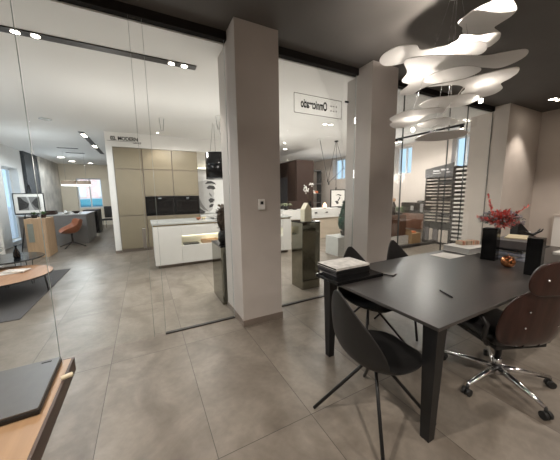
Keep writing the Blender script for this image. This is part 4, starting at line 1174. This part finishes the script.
rb.build('rack_frame', M_black, rk2)
smp = None
for k in range(18):
    zq = 0.16 + k * 0.112
    MB().box(RX + 0.01, RX + 0.33, 3.46, 4.13, zq, zq + 0.012).build('shelf', M_curtain, rk2)
    if smp is None:
        smp = tag(MB().box(-0.02, 0.28, 0, 0.62, 0, 0.045, 0.002).build('sample_board', mat('light_sample', (0.62, 0.60, 0.55), 0.5)), 'pale sample board on a shelf of the narrower rack', 'sample board', 'sample boards in the narrow rack')
        o = smp
    else:
        o = smp.copy(); COL.objects.link(o)
    o.location = (RX + 0.02, 3.49, zq + 0.0125)
# track in that room
tk = thing('light_track', 'black ceiling track with spotlights in the room behind the glass at right', 'track light', (0, 0, 0))
MB().box(6.92, 6.96, 3.7, 5.9, ZF - 0.045, ZF - 0.001).build('track_rail', M_black, tk)
for y in (5.45, 5.6, 3.75):
    MB().cyl((6.94, y, ZF - 0.11), (6.94, y, ZF - 0.046), 0.045, seg=16).build('spot_head', M_black, tk)
    MB().cyl((6.94, y, ZF - 0.116), (6.94, y, ZF - 0.1105), 0.036, seg=16).build('spot_lens', M_glow, tk)

# ------------------------------------------------------------------ ceiling spotlights
def ceiling_spot(x, y, z, label, group, power=0, target=None, r=0.05, m=None):
    t = thing('ceiling_spotlight', label, 'spotlight', (x, y, z), 0, group)
    MB().lathe([(r * 1.25, -0.0005), (r * 1.25, -0.012), (r, -0.014), (r, -0.0005)], seg=20).build('trim_ring', m or M_plastic, t)
    MB().cyl((0, 0, -0.010), (0, 0, -0.006), r * 0.97, seg=20).build('lens', M_glow, t)
    if power:
        spot('ceiling_spotlight_light', (x, y, z - 0.03), power, 75, WARM, 0.04, target)
    return t


t1 = thing('light_track', 'long black recessed light track on the white ceiling behind the glass at left', 'track light', (0, 0, 0))
MB().box(-1.55, 0.72, 3.60, 3.71, ZF - 0.012, ZF - 0.001).build('track_rail', M_darktrim, t1)
for x in (-0.99, -0.84, 0.43, 0.58):
    MB().cyl((x, 3.655, ZF - 0.016), (x, 3.655, ZF - 0.0125), 0.035, seg=18).build('spot_lens', M_glow, t1)
    spot('track_spot_light', (x, 3.655, ZF - 0.03), 14, 90, WARM, 0.03, (x * 1.3, 3.4, 0))
t2 = thing('light_track', 'black light track on the white ceiling receding beside the kitchen wall', 'track light', (0, 0, 0))
MB().box(-1.32, -1.20, 8.3, 12.2, ZF - 0.012, ZF - 0.001).build('track_rail', M_darktrim, t2)
for y in (8.6, 8.85, 10.3, 10.6):
    MB().cyl((-1.26, y, ZF - 0.016), (-1.26, y, ZF - 0.0125), 0.05, seg=18).build('spot_lens', M_glow, t2)
for (y, lb) in ((11.2, 'nearer thin dark slot on the far white ceiling'), (12.3, 'farther thin dark slot on the far white ceiling')):
    o = tag(MB().box(-0.28, 0.28, -0.05, 0.05, -0.012, -0.001).build('ceiling_slot', M_darktrim), lb, 'ceiling slot'); o.location = (-2.11, y, ZF)
ceiling_spot(-2.85, 13.75, ZF, 'nearer glowing ceiling spotlight before the stone wall', None, r=0.12)
ceiling_spot(-2.75, 15.1, ZF, 'farther glowing ceiling spotlight before the stone wall', None, r=0.12)
ceiling_spot(-2.15, 15.7, ZF, 'small ceiling spotlight nearest the far window', None, r=0.09)
ceiling_spot(4.68, 8.51, ZF, 'single ceiling spotlight above the walnut cabinet', None, 12, (4.68, 8.3, 0), r=0.07)
ceiling_spot(3.90, 5.14, ZF, 'left one of the paired ceiling spotlights below the glass sign', None, 12, (4, 5.5, 0))
ceiling_spot(4.06, 5.12, ZF, 'right one of the paired ceiling spotlights below the glass sign', None, 12, (4.3, 5, 0))
ceiling_spot(7.0, 2.20, ZN, 'left one of the paired spotlights on the dark ceiling at right', None, 40, (7.0, 2.5, 0), r=0.06)
ceiling_spot(7.17, 2.16, ZN, 'right one of the paired spotlights on the dark ceiling at right', None, 0, r=0.06)
ceiling_spot(0.45, 7.62, ZF, 'ceiling spotlight washing the champagne cabinets', None, 14, (0.45, 8.0, 1.5), r=0.035)
o = tag(MB().lathe([(0.11, 0), (0.11, -0.008), (0.10, -0.010), (0.02, -0.010)], seg=24).build('ceiling_speaker', M_worktop), 'round grey ceiling speaker on the white ceiling at left', 'speaker'); o.location = (-1.69, 7.29, ZF - 0.0005)

# ------------------------------------------------------------------ left showroom: coffee tables, rug, counters
rug = tag(MB().prism([(-3.4, 4.2), (-1.47, 4.2), (-1.47, 6.75), (-3.4, 6.75)], 0.0005, 0.010).build('area_rug', M_rug), 'charcoal rug under the two round coffee tables', 'rug')


def coffee_table(name, label, x, y, r, z, mt, me, nleg=3, ph=0.3):
    t = thing(name, label, 'table', (x, y, 0.0105))
    z -= 0.0105
    MB().lathe([(r - 0.01, z - 0.022), (r, z - 0.015), (r, z - 0.004), (r - 0.004, z - 0.001)], seg=56).build('table_rim', me, t)
    MB().cyl((0, 0, z - 0.0008), (0, 0, z + 0.002), r - 0.004, seg=56).build('table_top', mt, t)
    for k in range(nleg):
        a = ph + 2 * PI * k / nleg
        c, s = math.cos(a), math.sin(a)
        lg = MB()
        for d in (-0.06, 0.06):
            lg.tube([(c * r * 0.82 - s * d, s * r * 0.82 + c * d, z - 0.02), (c * r * 0.86 - s * d * 0.25, s * r * 0.86 + c * d * 0.25, 0.006)], 0.006, 6)
        lg.build('hairpin_leg', M_black, t)
    return t


coffee_table('coffee_table', 'round honey wood coffee table with black rim on the rug', -2.03, 5.22, 0.66, 0.35, wood('brown_oak', (0.36, 0.19, 0.10), 0.4, 0.14, 2.2, 1), M_black, 4, 0.15)
coffee_table('coffee_table', 'round black glass coffee table behind the wooden one', -2.19, 6.10, 0.50, 0.46, M_screen, M_black, 3, PI / 2)
mgl = ((-1.88, 5.36, 0.14, 0.1, 0.012, M_paper, 8, 'open white magazine on the wooden coffee table, lower one'), (-1.85, 5.38, 0.15, 0.10, 0.015, mat('pale_print', (0.6, 0.52, 0.46), 0.5, var=0.4, scale=25), -12, 'colourful magazine on the wooden coffee table, upper one'))
zq = 0.354
for (x, y, hx, hy, h, m, a, lb) in mgl:
    o = tag(MB().box(-hx, hx, -hy, hy, 0, h, 0.002).build('magazine', m), lb, 'magazine'); o.location = (x, y, zq); o.rotation_euler.z = math.radians(a); zq += h + 0.001
o = thing('small_vase', 'small black bottle vase on the black glass coffee table', 'vase', (-2.02, 6.02, 0.4635))
MB().lathe([(0.04, 0), (0.048, 0.03), (0.045, 0.10), (0.016, 0.17), (0.014, 0.20), (0.026, 0.225)], seg=20).build('vase_body', M_blackgloss, o)
o = tag(MB().box(-0.05, 0.05, -0.05, 0.05, 0, 0.10, 0.006).build('cream_candle', M_cream), 'cream square candle on the black glass coffee table', 'candle'); o.location = (-2.34, 5.95, 0.4635)
# oak counter box
wc = thing('oak_counter', 'light oak reception counter block with a grey recessed handle', 'counter', (0, 0, 0))
MB().box(-2.62, -2.22, 8.45, 9.15, 0, 0.98, 0.002).build('counter_body', M_lightoak, wc)
MB().box(-2.57, -2.46, 8.43, 8.4495, 0.40, 0.86, 0.003).build('handle_panel', mat('grey_green_metal', (0.28, 0.29, 0.25), 0.4, 0.3), wc)
for k, (x, lb) in enumerate(((-2.50, 'small green plant at the left on the oak counter'), (-2.32, 'small green plant at the right on the oak counter'))):
    o = thing('potted_plant', lb, 'plant', (x, 8.75, 0.981))
    MB().lathe([(0.05, 0), (0.065, 0.08), (0.06, 0.085), (0.01, 0.08)], seg=16).build('pot', M_walnut if k else M_black, o)
    lf = MB()
    for j in range(40):
        a = rnd.uniform(0, 2 * PI)
        lf.leaf((0, 0, 0.08), (math.cos(a), math.sin(a), rnd.uniform(0.6, 2.5)), rnd.uniform(0.08, 0.16), 0.03, 0.3)
    lf.build('leaves', M_leaf, o)
# easel with framed landscape
ez = thing('easel', 'thin black easel holding the framed landscape at left', 'easel', (-2.83, 9.75, 0))
for (x, y) in ((-0.28, -0.12), (0.28, -0.12), (0, 0.35)):
    MB().tube([(x, y, 0.0), (x * 0.05, 0.05 if y < 0 else 0.06, 1.86)], 0.012, 8).build('leg', M_black, ez)
MB().box(-0.32, 0.32, -0.10, -0.02, 1.03, 1.05).build('picture_ledge', M_black, ez)
fp = thing('framed_photograph', 'framed grey landscape photograph standing on the easel', 'picture', (-2.83, 9.70, 1.051))
fr = MB()
W2, H2 = 0.33, 0.57
for (x0, x1, z0, z1) in ((-W2, -W2 + 0.02, 0, H2), (W2 - 0.02, W2, 0, H2), (-W2 + 0.02, W2 - 0.02, 0, 0.02), (-W2 + 0.02, W2 - 0.02, H2 - 0.02, H2)):
    fr.box(x0, x1, -0.03, -0.005, z0, z1)
fr.build('frame', M_black, fp)
MB().box(-W2 + 0.02, W2 - 0.02, -0.022, -0.006, 0.02, H2 - 0.02).build('mat_board', M_paper, fp)
ls = MB(); ls.box(-0.23, 0.23, -0.0245, -0.0225, 0.10, 0.47); ls.build('landscape_print', M_facemid, fp)
ls = MB()
ls.prism([(-0.23, 0.10), (-0.05, 0.16), (0.0, 0.28), (-0.10, 0.36), (-0.18, 0.47), (-0.23, 0.47)], -0.0262, -0.0248, 'XZ')
ls.prism([(0.23, 0.10), (0.12, 0.18), (0.05, 0.30), (0.12, 0.40), (0.20, 0.47), (0.23, 0.47)], -0.0262, -0.0248, 'XZ')
ls.build('dark_rocks', M_facedark, fp)
ls = MB(); ls.prism([(-0.02, 0.10), (0.10, 0.10), (0.05, 0.22), (0.02, 0.34), (0.0, 0.47), (-0.05, 0.47), (0.0, 0.30)], -0.0275, -0.0264, 'XZ'); ls.build('pale_stream', M_facelight, fp)
# grey reception desk
gd = thing('reception_desk', 'slate grey reception desk in the far left room', 'desk', (0, 0, 0))
MB().box(-3.3, -1.69, 10.3, 11.9, 0.0, 0.93).build('desk_body', M_greycounter, gd)
MB().box(-3.32, -1.66, 10.27, 11.95, 0.9305, 0.96, 0.003).build('desk_top', mat('pale_grey_top', (0.5, 0.5, 0.5), 0.2), gd)
for k in range(3):
    MB().box(-1.69, -1.675, 10.32 + k * 0.53, 10.83 + k * 0.53, 0.06, 0.92, 0.002).build('side_panel', M_greycounter, gd)
o = tag(MB().box(-0.16, 0.14, -0.12, 0.12, 0, 0.12, 0.01).build('dark_box', M_walnut), 'small dark brown box on the grey reception desk', 'box'); o.location = (-2.62, 10.6, 0.961)
o = thing('crumpled_paper', 'white crumpled paper decoration on the grey reception desk', 'decoration', (-2.22, 10.5, 0.961))
cp = MB()
for k in range(16):
    a = rnd.uniform(0, 2 * PI)
    cp.leaf((rnd.uniform(-.06, .06), rnd.uniform(-.05, .05), 0.0), (math.cos(a), math.sin(a), rnd.uniform(0.2, 1.6)), rnd.uniform(0.1, 0.2), 0.09, 0.2)
cp.build('paper_folds', M_paper, o)
o = thing('desk_bowl', 'brown bowl on the grey reception desk', 'bowl', (-2.02, 10.8, 0.961))
MB().lathe([(0.04, 0), (0.10, 0.05), (0.12, 0.08), (0.10, 0.08), (0.03, 0.015)], seg=18).build('bowl_body', M_walnut, o)
# far linear pendant
fp = thing('linear_pendant', 'two part brown and white pendant lamp hanging over the far reception desk', 'lamp', (-2.13, 12.0, 1.9))
MB().box(-0.42, -0.03, -0.12, 0.12, 0.06, 0.19, 0.02).build('lamp_shade', M_shade, fp)
MB().box(0.03, 0.42, -0.12, 0.12, 0.06, 0.19, 0.02).build('lamp_shade', M_shade, fp)
MB().box(-0.42, 0.42, -0.11, 0.11, 0.0, 0.055, 0.01).build('diffuser', M_shadeglow, fp)
for x in (-0.3, 0.3):
    MB().tube([(x, 0, 0.18), (x, 0, ZF - 1.9 - 0.001)], 0.004, 5).build('suspension_wire', M_chrome, fp)
point('far_pendant_light', (-2.13, 12.0, 1.78), 6, NEUT, 0.1)
# cognac chair
cc = thing('swivel_armchair', 'cognac brown swivel tub chair before the grey reception desk', 'chair', (-2.0, 9.80, 0), math.radians(205))
prof = [(0.27, 0.46, 0.22, 0.05, 0), (0.15, 0.43, 0.27, 0.17, 0), (-0.02, 0.42, 0.29, 0.24, 0.0), (-0.15, 0.45, 0.30, 0.28, 0.05), (-0.23, 0.58, 0.29, 0.22, 0.12), (-0.27, 0.72, 0.26, 0.12, 0.13), (-0.29, 0.82, 0.22, 0.03, 0.10)]
mb = MB(); rows = []
for (px, pz, hw, lift, wrap) in prof:
    rows.append([mb.bm.verts.new((px + wrap * abs(s) ** 2.2, s * hw, pz + lift * abs(s) ** 2.5)) for s in [-1 + k / 5 for k in range(11)]])
for a, b in zip(rows, rows[1:]):
    for k in range(10):
        f = mb.bm.faces.new((a[k], a[k + 1], b[k + 1], b[k])); f.smooth = True
o = mb.build('tub_seat', M_tan, cc); finish_shell(o, 0.03)
MB().cyl((0, 0, 0.13), (0, 0, 0.41), 0.025, seg=14).build('pedestal', M_black, cc)
for k in range(4):
    a = PI / 4 + k * PI / 2
    MB().tube([(0, 0, 0.16), (0.36 * math.cos(a), 0.36 * math.sin(a), 0.012)], 0.014, 8).build('leg', M_black, cc)
# black items at the far right end of the desk
o = thing('black_cabinet', 'black low cabinet at the end of the grey reception desk', 'cabinet', (-1.95, 13.6, 0))
MB().box(-0.28, 0.22, -0.5, 0.5, 0.0, 0.96, 0.004).build('cabinet_body', M_black, o)
MB().box(-0.27, 0.21, -0.515, -0.5005, 0.05, 0.9, 0.002).build('door', M_blackgloss, o)
ac = thing('black_armchair', 'black chair standing beyond the grey reception desk', 'chair', (-1.5, 14.55, 0), math.radians(-100))
MB().box(-0.24, 0.24, -0.25, 0.25, 0.40, 0.48, 0.03).build('seat', M_leather, ac)
MB().box(-0.28, -0.22, -0.25, 0.25, 0.50, 1.05, 0.03).build('backrest', M_leather, ac)
for (x, y) in ((-0.2, -0.2), (-0.2, 0.2), (0.2, -0.2), (0.2, 0.2)):
    MB().cyl((x, y, 0), (x, y, 0.41), 0.014, seg=8).build('leg', M_chrome, ac)
# plant stand at the left frame edge
ps = thing('plant_stand', 'slim white plant stand at the left edge of the picture', 'stand', (-3.02, 7.9, 0))
MB().box(-0.14, 0.14, -0.14, 0.14, 0, 0.98, 0.004).build('stand_body', M_island, ps)
o = thing('leaf_vase', 'black vase with broad green leaves on the white stand at left', 'vase', (-2.99, 7.9, 0.981))
MB().lathe([(0.06, 0), (0.10, 0.06), (0.10, 0.15), (0.06, 0.2), (0.06, 0.21)], seg=20).build('vase_body', M_blackgloss, o)
lf = MB()
for k in range(14):
    a = rnd.uniform(0, 2 * PI)
    lf.leaf((0, 0, 0.2), (math.cos(a), math.sin(a), rnd.uniform(1.0, 2.5)), rnd.uniform(0.3, 0.45), 0.10, 0.35)
lf.build('leaves', M_leaf, o)
o = thing('potted_plant', 'dark green bushy plant on the floor at the left edge', 'plant', (-2.93, 7.3, 0))
MB().lathe([(0.13, 0), (0.16, 0.22), (0.15, 0.24), (0.01, 0.22)], seg=20).build('pot', M_black, o)
lf = MB()
for k in range(220):
    a = rnd.uniform(0, 2 * PI); r = rnd.uniform(0, 0.22)
    lf.leaf((math.cos(a) * r, math.sin(a) * r, rnd.uniform(0.25, 0.65)), (math.cos(a), math.sin(a), rnd.uniform(0.2, 1.6)), 0.12, 0.06, 0.3)
lf.build('leaves', M_darkleaf, o)
